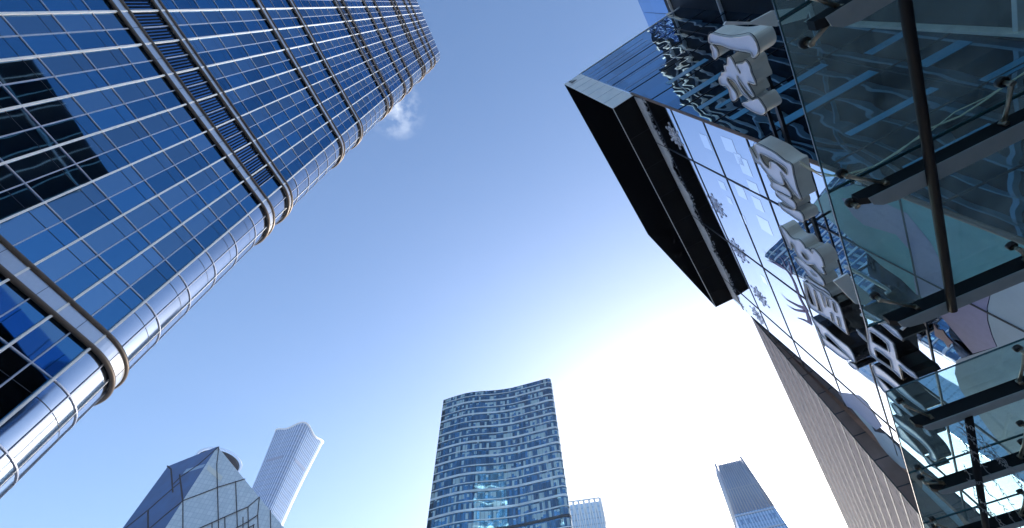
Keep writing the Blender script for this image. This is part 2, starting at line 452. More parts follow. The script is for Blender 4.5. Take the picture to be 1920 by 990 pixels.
# roof slab, far end wall, hidden backs
top0, top1 = AV(vcor(27.42), 27.42), AV(VMAX, 27.42)
mb = MB(); mb.box(AV(vcor(27.42)-.02, 27.43, .03), V3*(VMAX+2.4)*RS, -nA*-.5, wA*.10*RS); mb.build('roof_edge', M['white_panel'], bld)
far = BU(UEND, 0)
mb = MB()
pB0, pBT = BU(UEND, -1.03), BU(UEND, 19)
dv = V3*9*RS
mb.quad(pB0, pB0+dv, pBT+dv, pBT)
mb.build('end_wall', M['dark_frame'], bld)
# overhanging box
Pi = B(1188, 179)
sdep = .957*RS
DF = nB.dot(Pi - V3*sdep - CAM)
def Fp(px, py): return hit(px, py, nB, DF)
Pob, Pof = Fp(1149.5, 204), Fp(1342, 576)
Ptn, Ptb = Fp(1058, 158), Fp(1215, 440)
inn = V3*(sdep+.0)
Pin, Pif = Pi, Pof + inn
mb = MB(); mb.plate([[Pob, Pof, Ptb, Ptn]], V3*.05); mb.build('box_front', M['black_panel'], bld)
mb = MB(); mb.plate([[Pob + V3*.05, Pof + V3*.05, Pif + V3*.3, Pin+V3*.3]], B1*.05); sof = mb.build('box_soffit', M['soffit_panel'], bld)
mb = MB()
for k in range(1, 8):
    a = Pob.lerp(Pof, k/7.6); mb.bar(a+V3*.06-B1*.004, a+V3*(sdep-.01)-B1*.004, B2, B1, .012*RS, .01)
mb.bar(Pob + V3*.03 - B1*.01, Pof + V3*.03 - B1*.01, V3, B1, .03, .03)
mb.build('panel_joint', M['dark_frame'], sof)
mb = MB(); mb.bar(Pob - B1*.02, Pof - B1*.02, V3, B1, .035, .035); mb.build('drip_edge', M['white_alu'], bld)
Ptni = Ptn + V3*(sdep+.3)
mb = MB(); mb.plate([[Pob+V3*.0-B2*.03, Pin-B2*.03, P0-B2*.03, Ptn-B2*.03]], B2*.05); ef = mb.build('box_end', M['white_panel'], bld)
mb = MB()
for k in range(1, 7):
    a = Ptn.lerp(Pob, k/7); b2 = P0.lerp(Pin, k/7); mb.bar(a-B2*.04, b2-B2*.04, B1, B2, .014*RS, .02)
mb.build('panel_joint', M['grey_alu'], ef)
for dd in (.10, .42):
    mb = MB(); base = Ptn.lerp(Pob, .02) + V3*(.22*RS)
    mb.box(base - B2*.07 + V3*0 - B1*(dd*1.6)*RS, V3*.45*RS, -B1*.36*RS, -B2*.02); mb.build('vent_slot', M['bronze'], ef)
mb = MB(); mb.plate([[Ptn, Ptb, Ptb+inn+V3*.3, Ptni]], -B1*.04)
mb.plate([[Ptb, Pof, Pif, Ptb+inn]], -B2*.04); mb.build('box_top', M['black_panel'], bld)
# frost strip under the soffit, with ragged lower edge
fr = []; u = Bc(Pin)[0]+.05; uE = 17.5; top = []; botl = []
random.seed(3)
while u < uE:
    wt = Bc(Pin)[1] + (Bc(Pif)[1]-Bc(Pin)[1])*(u-Bc(Pin)[0])/(uE-Bc(Pin)[0])
    top.append((u, wt-.01)); botl.append((u, wt - .55 - .30*math.sin(u*1.35)**2 - random.random()*.14)); u += .09
mb = MB()
for i in range(len(top)-1):
    a, b2, c_, d_ = top[i], top[i+1], botl[i+1], botl[i]
    mb.quad(BU(*d_, .012), BU(*c_, .012), BU(*b2, .012), BU(*a, .012))
mb.build('frost_film', M['frost'], bld)
mb = MB()
for i in range(520):
    j = random.randrange(len(botl)); uu, ww = botl[j]; ww -= random.random()**2*.42 - .04; r = .015+random.random()*.03
    l = [BU(uu+r*1.3*math.cos(a), ww+r*math.sin(a), .013) for a in (0, 1.1, 2.2, 3.3, 4.4, 5.4)]
    mb.plate([l], nB*.002, back=False)
mb.build('frost_speckle', M['frost'], bld)
# snowflake films
def flake(u, wv, R, mt):
    mb = MB()
    for k in range(12):
        a = k*math.pi/6; L_ = R*(1 if k % 2 == 0 else .72)
        d = B2*math.cos(a)+B1*math.sin(a); n2 = d.cross(nB).normalized()
        c0_ = BU(u, wv, .016)
        mb.bar(c0_, c0_ + d*L_*RS, n2, nB, .045*RS, .003)
        tip = c0_ + d*L_*RS
        mb.plate([[tip + (d*math.cos(q)+n2*math.sin(q))*.06*RS for q in [i*math.pi/4 for i in range(8)]]], nB*.003)
        if k % 2 == 0:
            for sgn in (-1, 1):
                e = (d*.75 + n2*sgn*.65).normalized()
                mb.bar(c0_ + d*L_*.45*RS, c0_ + d*L_*.45*RS + e*L_*.30*RS, e.cross(nB).normalized(), nB, .04*RS, .003)
    mb.build('snowflake_film', mt, bld)
for (px, py, R, mk) in [(1265, 255, .55, 'flake_white'), (1344, 386, .55, 'flake'), (1384, 470, .62, 'flake'), (1425, 556, .55, 'flake'), (1421, 592, .55, 'flake')]:
    uu, ww = Bc(B(px, py)); flake(uu, ww, R, M[mk])
# ribbons of window film (antlers)
def ribbon(mb, pts, w0, w1):
    P = [B(*p, .014) for p in pts]
    pp = []
    for k in range(len(P)-1):
        for j in range(4):
            t_ = j/4; a0 = P[max(k-1, 0)]; a1 = P[k]; a2 = P[k+1]; a3 = P[min(k+2, len(P)-1)]
            pp.append(.5*((2*a1)+(a2-a0)*t_+(2*a0-5*a1+4*a2-a3)*t_*t_+(3*a1-a0-3*a2+a3)*t_**3))
    pp.append(P[-1]); N = len(pp)
    L1, L2 = [], []
    for k in range(N):
        tg = (pp[min(k+1, N-1)]-pp[max(k-1, 0)]).normalized(); s_ = tg.cross(nB).normalized(); wd = (w0+(w1-w0)*k/(N-1))*RS
        L1.append(pp[k]+s_*wd/2); L2.append(pp[k]-s_*wd/2)
    for k in range(N-1): mb.quad(L1[k], L1[k+1], L2[k+1], L2[k])
mb = MB()
ribbon(mb, [(1429, 468), (1448, 488), (1470, 503), (1486, 524), (1500, 560), (1514, 585)], .01, .16)
ribbon(mb, [(1438, 488), (1452, 494), (1468, 503)], .01, .09); ribbon(mb, [(1456, 480), (1466, 487), (1472, 500)], .01, .09); ribbon(mb, [(1466, 478), (1478, 492), (1484, 515)], .01, .09)
mb.build('antler_film', M['antler'], bld)
mb = MB()
ribbon(mb, [(1463, 549), (1475, 562), (1494, 573), (1510, 582), (1519, 608)], .01, .2)
ribbon(mb, [(1474, 571), (1490, 581), (1508, 584)], .01, .12); ribbon(mb, [(1494, 596), (1506, 600), (1518, 606)], .01, .12); ribbon(mb, [(1497, 556), (1504, 566), (1508, 580)], .01, .08)
mb.build('antler_film', M['antler'], bld)
def film(name, px, mt, o=.01, smooth=False):
    l = [B(*p, o) for p in px]
    if smooth: l = smooth_loop(l)
    mb = MB(); mb.plate([l], nB*.003, back=False); return mb.build(name, mt, bld)
film('window_patch', [(1522, 385), (1545, 362), (1600, 346), (1664, 361), (1918, 456), (2050, 510), (1990, 520), (1900, 494), (1851, 521), (1746, 571), (1716, 550), (1690, 524), (1655, 500), (1600, 452), (1562, 418)], M['teal'], .010)  # flat teal area laid over the street glass
film('window_patch', [(1578, 372), (1640, 372), (1700, 400), (1745, 455), (1790, 540), (1752, 568), (1718, 552), (1706, 470), (1680, 440), (1620, 422), (1600, 405)], M['lilac'], .013)
film('window_patch', [(1746, 572), (1800, 545), (1850, 520), (1873, 526), (1857, 546), (1850, 577), (1851, 601), (1859, 629), (1868, 650), (1824, 663)], M['lilac'], .011)
film('window_patch', [(1876, 528), (1990, 500), (2100, 620), (2100, 900), (1990, 920), (1915, 880), (1850, 800), (1800, 730), (1790, 700), (1793, 676), (1824, 665), (1870, 650), (1861, 629), (1853, 601), (1852, 577), (1859, 546)], M['pale_film'], .012)
film('star_film', [(1750, 606), (1757, 618), (1767, 619), (1774, 630), (1787, 643), (1781, 646), (1778, 653), (1769, 640), (1753, 630)], M['pink'], .013)
film('window_patch', [(1592, 760), (1608, 765), (1630, 790), (1640, 809), (1660, 814), (1686, 840), (1700, 880), (1690, 876), (1668, 857), (1652, 837), (1636, 812), (1615, 788)], M['pale_film'], .012)
film('window_patch', [(1572, 736), (1590, 738), (1610, 742), (1625, 755), (1653, 800), (1643, 806), (1625, 790), (1605, 770), (1588, 762)], M['flake'], .014)
film('window_patch', [(1730, 905), (1790, 960), (1850, 1040), (1760, 1060), (1726, 960)], M['pale_film'], .012)
# lighter glass patches paint in ceiling lights and blinds seen through the street glass
random.seed(11)
for (px, py, su, sw) in [(1325, 255, .55, .5), (1372, 262, .5, .6), (1388, 290, .4, .35), (1418, 345, .5, .5), (1425, 375, .5, .45), (1440, 415, .6, .6), (1357, 343, .35, .4), (1370, 372, .3, .3), (1393, 352, .5, .5), (1434, 520, .45, .3), (1395, 405, .4, .3), (1400, 300, .6, .5)]:
    uu, ww = Bc(B(px, py)); mb = MB(); mb.box(BU(uu, ww, .004), B2*su*RS, B1*sw*RS, nB*-.002); mb.build('pale_glass_patch', M['pane_light'], bld)

# ------------------------------------------------------------------ set-back glass block behind the mall
ph = Vector((math.sin(math.radians(29.69)), math.cos(math.radians(29.69)), 0)); qh = Vector((ph.y, -ph.x, 0))
def PQ(p, q, z=0): return Vector((0, 0, z)) + ph*p + qh*q
M['block_glass'] = mirror_glass('set back block glass', (.20, .42, .74), .02, wob=.05, wscale=.2, pane=(3, 4), tintvar=.06)
M['rear_dark'] = simple('dark rear tower cladding', (.012, .018, .024), .6, 0, .4, .2, spec=.2)
rr = ray(1206, 25); ratio = rr.dot(qh)/rr.z
def block(name, label, p0, p1, q0, depth, H, mt, fl, colw, wallname='glass_wall', band=.5):
    e = empty(name, PQ((p0+p1)/2, q0+depth/2), label, 'building')
    mb = MB()
    cs = [PQ(p0, q0), PQ(p1, q0), PQ(p1, q0+depth), PQ(p0, q0+depth)]
    up = Vector((0, 0, H))
    for i in range(4):
        a, b2 = cs[i], cs[(i+1) % 4]; L_ = (b2-a).length
        mb.quad(a, b2, b2+up, a+up, ((0, 0), (L_, 0), (L_, H), (0, H)))
    mb.quad(cs[3]+up, cs[2]+up, cs[1]+up, cs[0]+up)
    mb.build(wallname, mt, e)
    return e
HC = 56.0
qC = CAM.x + ratio*(HC-1.6)
e = block('set_back_block', 'blue glass block rising behind the roof of the glass mall at the top edge', 9.2, 44, qC, 18, HC, M['block_glass'], 4, 3)
mb = MB()
mb.box(PQ(-3, qC, 0), ph*12.15, qh*18, Vector((0, 0, 47.5))); mb.build('added_dark_wing', M['rear_dark'], e)  # unseen wing, added dark so the side glass mirrors a dark face
mb = MB(); cz0, cz1 = Vector((0, 0, 47.6)), Vector((0, 0, HC)); cc = [PQ(5, qC), PQ(9.15, qC), PQ(9.15, qC+18), PQ(5, qC+18)]
for k in range(4): mb.quad(cc[k]+cz0, cc[(k+1) % 4]+cz0, cc[(k+1) % 4]+cz1, cc[k]+cz1, ((0,0),(4,0),(4,8),(0,8)))
mb.quad(*[c_+cz1 for c_ in cc]); mb.build('glass_crown', M['block_glass'], e)
for k in range(1, 12):
    mb = MB(); pp = 9.3 + k*3; mb.box(PQ(pp, qC-.06, 0), ph*.08, qh*.1, Vector((0, 0, HC))); mb.build('mullion', M['dark_frame'], e)
for k in range(0, 9):
    mb = MB(); mb.box(PQ(-2.6+1.45*k, qC-.3, 0), ph*.10, qh*.29, Vector((0, 0, 47.4))); mb.build('vertical_fin', M['cream'] , e)
for k in range(3, 24, 5):
    mb = MB(); mb.box(PQ(-3, qC-.2, 2.0*k), ph*12, qh*.19, Vector((0, 0, .09 if k % 2 else .16))); mb.build('floor_band', M['white_panel'], e)
HR = 92.0; qR = ratio*(HR-1.6)
e = block('dark_office_tower', 'dark office tower mirrored in the side glass of the mall and in the blue skyscraper', -20, 2.7, qR, 30, HR, M['rear_dark'], 4, 3)
for k in range(0, 9):
    mb = MB(); mb.box(PQ(-19.8+2.75*k, qR-.4, 0), ph*.16, qh*.39, Vector((0, 0, HR-.1))); mb.build('vertical_fin', M['cream'], e)
for k in range(1, 23, 4):
    mb = MB(); mb.box(PQ(-20, qR-.35, 4*k), ph*22.7, qh*.34, Vector((0, 0, .28))); mb.box(PQ(2.71, qR, 4*k), ph*.4, qh*30, Vector((0, 0, .28)))
    mb.build('floor_band', M['white_panel'], e)

# ------------------------------------------------------------------ granite wall beyond
M['granite'] = None
m, t, b = mat('pink granite strips'); N, L = t.nodes, t.links
uvn = N.new('ShaderNodeUVMap'); br = N.new('ShaderNodeTexBrick'); br.offset = .5; br.inputs['Scale'].default_value = 1
br.inputs['Brick Width'].default_value = 1.5; br.inputs['Row Height'].default_value = .55
br.inputs['Color1'].default_value = (.60, .46, .42, 1); br.inputs['Color2'].default_value = (.47, .36, .33, 1); br.inputs['Mortar'].default_value = (.13, .10, .095, 1)
br.inputs['Mortar Size'].default_value = .035; br.inputs['Bias'].default_value = 0
sw_ = N.new('ShaderNodeMapping'); sw_.inputs['Rotation'].default_value = (0, 0, math.pi/2)
L.new(uvn.outputs[0], sw_.inputs[0]); L.new(sw_.outputs[0], br.inputs['Vector'])
nz = N.new('ShaderNodeTexNoise'); nz.inputs['Scale'].default_value = 1.2; nz.inputs['Detail'].default_value = 8; L.new(uvn.outputs[0], nz.inputs[0])
mm = N.new('ShaderNodeMix'); mm.data_type = 'RGBA'; mm.blend_type = 'MULTIPLY'; mm.inputs['Factor'].default_value = .5
cr = N.new('ShaderNodeValToRGB'); cr.color_ramp.elements[0].position = .35; cr.color_ramp.elements[0].color = (.55, .55, .55, 1); cr.color_ramp.elements[1].position = .65
L.new(nz.outputs[0], cr.inputs[0]); L.new(br.outputs['Color'], mm.inputs['A']); L.new(cr.outputs[0], mm.inputs['B']); L.new(mm.outputs['Result'], b.inputs['Base Color']); b.inputs['Roughness'].default_value = .65; b.inputs['Specular IOR Level'].default_value = .2
M['granite'] = m
M['granite_plain'] = simple('brown granite slab', (.34, .24, .205), .55, 0, .25, 1.5, spec=.2)
gw_top = B(1408, 593)
# return face plane: through the glass edge, perpendicular to B (along V3)
vert = (B(1700, 887) - gw_top).normalized()
nG = vert.cross(V3).normalized(); dG = nG.dot(gw_top-CAM)
low = hit(1723, 964, nG, dG); ld = (low-gw_top).normalized()
upv = (B(1700, 887)-gw_top).normalized()
def toground(P, d): return P + d*((0-P.z)/d.z)
gLow = toground(gw_top, ld); gUp = toground(gw_top, upv)
LG = 70.0
gran = empty('granite_wall', Vector((gLow.x, gLow.y, 0)), 'sloping pink granite strip wall with brown edge slabs below the glass mall', 'wall')
hB2 = Vector((B2.x, B2.y, 0)).normalized()
top_dir = B2
E0, E1 = gw_top, gw_top + top_dir*LG
F0, F1 = gLow, gLow + Vector((top_dir.x, top_dir.y, 0))*LG
mb = MB(); HG = (gw_top-gLow).length
# subdivide so that the strips fan with the batter
mb.quad(F0, F1, E1, E0, ((0, 0), (LG, 0), (LG, HG), (0, HG)))
mb.build('strip_cladding', M['granite'], gran)
# heavier horizontal courses standing proud
mb = MB(); gn = (F1-F0).cross(E0-F0).normalized()
if gn.dot(CAM-F0) < 0: gn = -gn
for k in range(1, 40):
    tt = k*1.05
    if tt > HG: break
    a = E0 + (F0-E0)*tt/HG; b2 = E1 + (F1-E1)*tt/HG
    mb.bar(a + gn*.004, b2 + gn*.004, (E0-F0).normalized(), gn, .13, .03)
mb.build('course_joint', M['dark_frame'], gran)
mb = MB(); mb.plate([[gw_top, gLow, gUp]], B2*.25); rt = mb.build('return_slab', M['granite_plain'], gran)
mb = MB()
for k in range(1, 16):
    tt = 1 - k*1.5/((gw_top-gUp).length)
    if tt < 0: break
    a = gUp.lerp(gw_top, tt); b2 = gLow.lerp(gw_top, tt)
    mb.bar(a - B2*.004, b2 - B2*.004, upv, B2, .045, .03)
mb.bar(gw_top - B2*.01, gLow - B2*.01, gn, B2, .06, .04)
mb.build('slab_joint', M['dark_frame'], rt)
mb = MB(); dp = V3*12
mb.quad(E0, E1, E1+dp, E0+dp); mb.quad(F1, E1, E1+dp, F1+dp); mb.build('coping', M['granite_plain'], gran)

# ------------------------------------------------------------------ sign characters
M['face'] = simple('lilac white sign face', (.74, .77, .92), .3, 0, .04, 3)
M['rim'] = simple('white sign rim', (.78, .78, .80), .4)
M['rim_dark'] = simple('dark outline', (.03, .03, .04), .5)
M['black_gloss'] = simple('glossy black sign return', (.025, .022, .022), .12, .2, .2, 4, bump=.3, bscale=2)
SO = 1.0
def char(px_sets, ox, oy, sc, style, label, o=SO, smooth=True, depth=.30, group='illuminated sign characters on the rails'):
    loops_all = []
    for loops in px_sets:
        L3 = [[B(ox + x/sc, oy + y/sc, o) for x, y in l] for l in loops]
        if smooth: L3 = [smooth_loop(l, 3) for l in L3]
        loops_all.append(L3)
    ctr = sum((p for L3 in loops_all for p in L3[0]), Vector())/sum(len(L3[0]) for L3 in loops_all)
    e = empty('sign_character', ctr, label, 'sign character', group)
    ext = V3*depth*RS
    fa, re_, rm, rd = MB(), MB(), MB(), MB()
    for L3 in loops_all:
        fa.plate([[p + V3*.02 for p in l] for l in L3], V3*.02, back=False)
        re_.plate(L3, ext, sides=True, caps=False)
        re_.plate([[p + ext*.98 for p in l] for l in L3], V3*.01, sides=False)
        for l in L3:
            rm.tube(l, .011*RS, 5, closed=True)
            c_ = sum(l, Vector())/len(l)
            N_ = len(l); ins = []
            for k in range(N_):
                tg = l[(k+1) % N_]-l[k-1]
                if tg.length < 1e-6: ins.append(l[k]); continue
                s_ = tg.normalized().cross(nB).normalized()
                ins.append(l[k] + s_*.035*RS*orient(L3, l))
            rd.tube([p + V3*.012 for p in ins], .006*RS, 4, closed=True)
    fa.build('face', M['face'], e); re_.build('return', M[style], e); r1 = rm.build('rim', M['rim'], e); rd.build('inner_outline', M['rim_dark'], e)
    return e
def orient(L3, l):
    a = 0
    for k in range(len(l)):
        p, q = l[k], l[(k+1) % len(l)]
        a += (p.dot(B2)*q.dot(B1) - q.dot(B2)*p.dot(B1))
    s_ = 1 if a > 0 else -1
    # for the outer loop inset goes inwards, for holes outwards
    test = B2.cross(nB).normalized().dot(B1)
    r_ = s_ * (1 if test < 0 else -1)
    return r_ if l is L3[0] else -r_
char([
 [[(155,205),(240,225),(340,238),(430,228),(500,218),(545,265),(570,340),(560,385),(525,412),(505,370),(420,352),(330,335),(240,300),(150,285),(135,250)]],
 [[(160,298),(185,320),(210,350),(212,400),(190,428),(172,400),(170,360),(155,325)]],
 [[(305,420),(330,418),(355,460),(385,520),(410,560),(385,500),(385,475),(440,470),(465,450),(495,490),(510,550),(548,648),(475,632),(528,735),(522,755),(470,700),(425,640),(380,575),(395,620),(430,690),(480,755),(520,795),(570,780),(610,830),(635,880),(615,915),(560,905),(490,870),(432,822),(500,795),(440,740),(395,670),(350,615),(295,590),(310,640),(340,680),(375,730),(382,775),(350,795),(330,770),(315,700),(285,662),(240,650),(228,600),(250,575),(252,550),(285,540),(272,490),(300,485)]],
 ], 1300, 20, 4.716, 'cream', 'cream sided brush stroke sign character nearest the top of the photo')
char([
 [[(130,195),(150,215),(190,290),(215,310),(205,260),(178,190),(190,155),(230,170),(300,205),(380,250),(430,290),(490,335),(540,360),(555,440),(570,500),(590,580),(632,690),(600,670),(550,610),(500,540),(430,430),(468,540),(440,550),(380,520),(310,455),(255,385),(235,350),(190,330),(160,270)],
  [(225,245),(300,275),(400,330),(485,390),(500,460),(440,400),(380,345),(330,335),(330,400),(265,340)]],
 [[(310,470),(350,520),(420,555),(490,590),(530,640),(530,682),(460,650),(400,620),(345,575),(350,545)]],
 [[(400,628),(470,660),(540,700),(575,740),(575,790),(510,755),(440,700),(395,660)]],
 [[(420,735),(470,770),(540,800),(620,820),(650,860),(655,915),(600,895),(520,840),(450,790)]],
 ], 1380, 240, 5.211, 'cream', 'cream sided brush stroke sign character with a pointed enclosing stroke, second from the top')
char([
 [[(75,150),(130,190),(190,270),(245,310),(300,315),(345,360),(370,410),(410,420),(450,470),(445,430),(475,425),(520,470),(560,530),(582,615),(560,620),(597,700),(540,680),(490,620),(465,590),(400,590),(350,560),(290,500),(250,430),(240,380),(195,330),(210,415),(180,390),(150,320),(110,240)],
  [(320,440),(370,475),(405,530),(395,550),(350,510)]],
 [[(250,510),(300,530),(350,570),(420,620),(480,670),(540,730),(580,790),(585,835),(530,810),(460,760),(400,710),(350,640),(290,590)], [(420,662),(460,695),(500,738),(465,720)]],
 [[(380,735),(450,790),(530,840),(600,880),(650,930),(665,985),(600,960),(520,900),(440,840)]],
 ], 1450, 400, 6.19, 'cream', 'cream sided brush stroke sign character directly above the square black sided one')
char([
 [[(75,80),(110,95),(150,110),(200,145),(250,170),(320,225),(365,265),(385,310),(400,360),(445,525),(400,490),(330,430),(280,390),(265,385),(200,345),(175,330),(130,300),(110,260),(90,170)],
  [(92,105),(108,118),(172,288),(140,270),(112,205)], [(158,150),(172,165),(232,340),(200,322)], [(210,165),(225,175),(262,300),(250,292)][::1],
  [(258,212),(275,225),(298,300),(275,285)], [(312,247),(335,265),(355,345),(330,325)], [(298,342),(315,355),(333,420),(313,410)], [(352,377),(370,390),(390,465),(372,455)]],
 ], 1490, 510, 4.5, 'black_gloss', 'black sided square sign character with open slots on the upper sign row', smooth=False, depth=.46)
char([
 [[(140,385),(200,430),(260,475),(330,540),(400,595),(470,655),(510,750),(480,745),(440,700),(380,640),(300,560),(250,520),(265,560),(250,555),(215,520)]],
 [[(215,540),(250,560),(300,600),(380,660),(430,700),(467,740),(430,740),(370,705),(300,650),(250,610)]],
 [[(450,765),(510,785),(528,820),(490,810)]],
 [[(190,470),(215,540),(245,625),(235,600),(205,530)]],
 ], 1490, 510, 4.5, 'black_gloss', 'black sided narrow slanting sign character at the lower end of the upper sign row', depth=.45)
char([
 [[(220,250),(270,265),(350,320),(420,370),(465,410),(480,470),(500,560),(600,650),(660,690),(695,740),(640,720),(560,660),(520,620),(548,745),(480,680),(400,620),(320,570),(260,520),(240,460),(235,380)],
  [(245,295),(300,325),(370,380),(412,420),(430,495),(350,445),(275,400)], [(290,460),(350,495),(440,570),(460,648),(390,600),(315,543)]],
 [[(160,90),(250,140),(340,190),(430,250),(500,300),(550,370),(550,385),(480,340),(400,270),(300,190),(200,130)]],
 [[(130,285),(165,320),(205,355),(225,400),(190,370),(150,330)]],
 ], 1580, 560, 4.95, 'black_gloss', 'black sided sign character with two large square openings and a long tail', smooth=False, depth=.42)
char([
 [[(75,20),(150,60),(250,140),(350,230),(450,330),(540,400),(560,440),(470,380),(350,290),(230,190),(140,130),(100,110)]],
 [[(110,130),(180,190),(260,280),(330,360),(400,440),(460,500),(420,480),(330,410),(240,330),(160,240)]],
 [[(250,380),(320,430),(350,490),(300,470)]],
 ], 1620, 680, 4.95, 'black_gloss', 'thin stroked sign character crossed by the edge of the lower canopy glass', depth=.3)
char([
 [[(260,490),(360,560),(480,650),(600,770),(660,860),(670,910),(620,890),(600,820),(520,730),(400,640),(300,560)]],
 [[(300,600),(350,620),(420,700),(490,780),(550,860),(490,830),(400,750),(330,690)]],
 [[(540,590),(590,630),(620,680),(570,650)]],
 [[(560,870),(620,920),(665,975),(600,940)]],
 ], 1620, 680, 4.95, 'black_gloss', 'thin stroked sign character seen through the lower canopy glass, lowest of all', depth=.3)
# rails carrying the characters
M['rail'] = simple('black rail', (.02, .02, .022), .4, .5)
rail = empty('sign_rail', B(1500, 420, .6), 'black steel rails carrying the sign characters across the street face', 'rail')
u0, w0 = Bc(B(1431, 213, .6)); 
for (pa, pb) in (((1400, 90), (1497, 480)), ((1455, 190), (1560, 540)), ((1420, 90), (1520, 480))):
    a = B(*pa, .58); d_ = B2; a = a - B2*.8
    L_ = (Bc(B(*pb, .58))[0]-Bc(a)[0])*RS
    mb = MB(); mb.bar(a, a + B2*(L_+1.2), B1, nB, .07, .09); mb.build('rail_bar', M['rail'], rail)
for uu in (7.2, 9.2, 11.2):
    mb = MB(); c_ = BU(uu, Bc(B(1480, 330, .58))[1], 0); mb.bar(c_, c_ + OUT*.6*RS, B2, B1, .06, .06); mb.build('rail_bracket', M['rail'], rail)

# ------------------------------------------------------------------ canopy
HCN = 4.4
def K(p, q, dz=0.0): return CAM + (ph*p + qh*q)*RS + Vector((0, 0, (HCN+dz)*RS))
m, t, b = mat('green tinted dusty canopy glass'); N, L = t.nodes, t.links
N.remove(b); out = N['Material Output']
tr = N.new('ShaderNodeBsdfTransparent'); gl = N.new('ShaderNodeBsdfGlossy'); gl.inputs['Roughness'].default_value = .02; gl.inputs['Color'].default_value = (.8, .9, .9, 1)
df = N.new('ShaderNodeBsdfTranslucent'); df.inputs['Color'].default_value = (.5, .6, .58, 1)
tc = N.new('ShaderNodeTexCoord'); nz = N.new('ShaderNodeTexNoise'); nz.inputs['Scale'].default_value = 1.3; nz.inputs['Detail'].default_value = 9; nz.inputs['Roughness'].default_value = .7
vo = N.new('ShaderNodeTexVoronoi'); vo.inputs['Scale'].default_value = 3.2
L.new(tc.outputs['Object'], nz.inputs[0]); L.new(tc.outputs['Object'], vo.inputs['Vector'])
tr.inputs['Color'].default_value = (.72, .86, .86, 1)
lt = N.new('ShaderNodeMath'); lt.operation = 'LESS_THAN'; lt.inputs[1].default_value = .05; L.new(vo.outputs['Distance'], lt.inputs[0])
mr = N.new('ShaderNodeMapRange'); mr.inputs['From Min'].default_value = .35; mr.inputs['From Max'].default_value = .8; mr.inputs['To Min'].default_value = .03; mr.inputs['To Max'].default_value = .16
L.new(nz.outputs['Fac'], mr.inputs['Value'])
ad = N.new('ShaderNodeMath'); ad.operation = 'MULTIPLY_ADD'; ad.inputs[1].default_value = .12; L.new(lt.outputs[0], ad.inputs[0]); L.new(mr.outputs[0], ad.inputs[2])
m1 = N.new('ShaderNodeMixShader'); L.new(ad.outputs[0], m1.inputs[0]); L.new(tr.outputs[0], m1.inputs[1]); L.new(df.outputs[0], m1.inputs[2])
lw0 = N.new('ShaderNodeFresnel'); lw0.inputs['IOR'].default_value = 1.5
geo = N.new('ShaderNodeNewGeometry'); inv = N.new('ShaderNodeMath'); inv.operation = 'SUBTRACT'; inv.inputs[0].default_value = 1; L.new(geo.outputs['Backfacing'], inv.inputs[1])
lw = N.new('ShaderNodeMath'); lw.operation = 'MULTIPLY'; L.new(lw0.outputs[0], lw.inputs[0]); L.new(inv.outputs[0], lw.inputs[1])
m2 = N.new('ShaderNodeMixShader'); L.new(lw.outputs[0], m2.inputs[0]); L.new(m1.outputs[0], m2.inputs[1]); L.new(gl.outputs[0], m2.inputs[2]); L.new(m2.outputs[0], out.inputs['Surface'])
M['canopy_glass'] = m
M['glass_edge'] = simple('dark green glass edge', (.02, .07, .08), .2)
M['beam_web'] = simple('black beam web', (.008, .008, .010), .6, 0, spec=.2)
M['beam_flange'] = simple('grey green beam flange', (.34, .37, .36), .5, .1, .1)
M['spider'] = simple('dull bronze fitting', (.42, .36, .27), .28, .8, .2)
M['rubber'] = simple('dark disc', (.02, .017, .015), .4)
QW = 4.86
can = empty('glass_canopy', K(4, 3) * 1.0, 'tinted glass street canopy with black cantilever beams and bronze spider fittings at right', 'canopy')
can.location.z = 0
def sheet(p0, p1, q0=2.04, q1=QW):
    mb = MB(); mb.box(K(p0, q0), ph*(p1-p0)*RS, qh*(q1-q0)*RS, Vector((0, 0, .02)))
    o = mb.build('glass_sheet', M['canopy_glass'], can, True)
    e = MB()
    pr = [K(p0, q0, .002), K(p1, q0, .002), K(p1, q1, .002), K(p0, q1, .002)]
    for k in (0, 1, 3): e.bar(pr[k], pr[(k+1) % 4], Vector((0,0,1)), ((pr[(k+1) % 4]-pr[k]).normalized()).cross(Vector((0,0,1))), .028, .022)
    e.build('sheet_edge', M['glass_edge'], o)
for p0, p1 in ((-3.9, -.45), (-.43, 1.45), (1.47, 3.38), (3.40, 5.62), (7.05, 9.33), (9.35, 11.16), (11.18, 13.2), (13.22, 15.2)): sheet(p0, p1)
beamsP = [-2.3, -.3, 1.62, 3.56, 5.5, 7.80, 9.72, 11.62, 13.6]
bd = .30
for p in beamsP:
    mb = MB(); wdt = .085
    # web: tapered plate with a rounded nose
    prof = [(2.24, -.10), (2.30, -.10-.03), (2.42, -.30), (2.65, -.36), (QW, -.42), (QW, -.10)]
    mb.plate([[K(p, q, dz) - ph*wdt*.5*RS for q, dz in [(2.22, -.05), (QW, -.05), (QW, -.23), (2.36, -.23), (2.28, -.21), (2.22, -.16)]]], ph*wdt*RS)
    bw = mb.build('beam', M['beam_web'], can)
    mb = MB(); 
    fl = [(2.22, -.02), (2.25, .06), (2.36, .12), (QW, .12), (QW, -.10), (2.22, -.10)]
    mb.plate([[K(p + dp_*1.0, q, -.242) for q, dp_ in [(2.27, -.05), (QW, -.05), (QW, .14), (2.52, .14), (2.38, .11), (2.30, .05)]]], Vector((0, 0, .012*RS)))
    mb.build('flange', M['beam_flange'], bw)
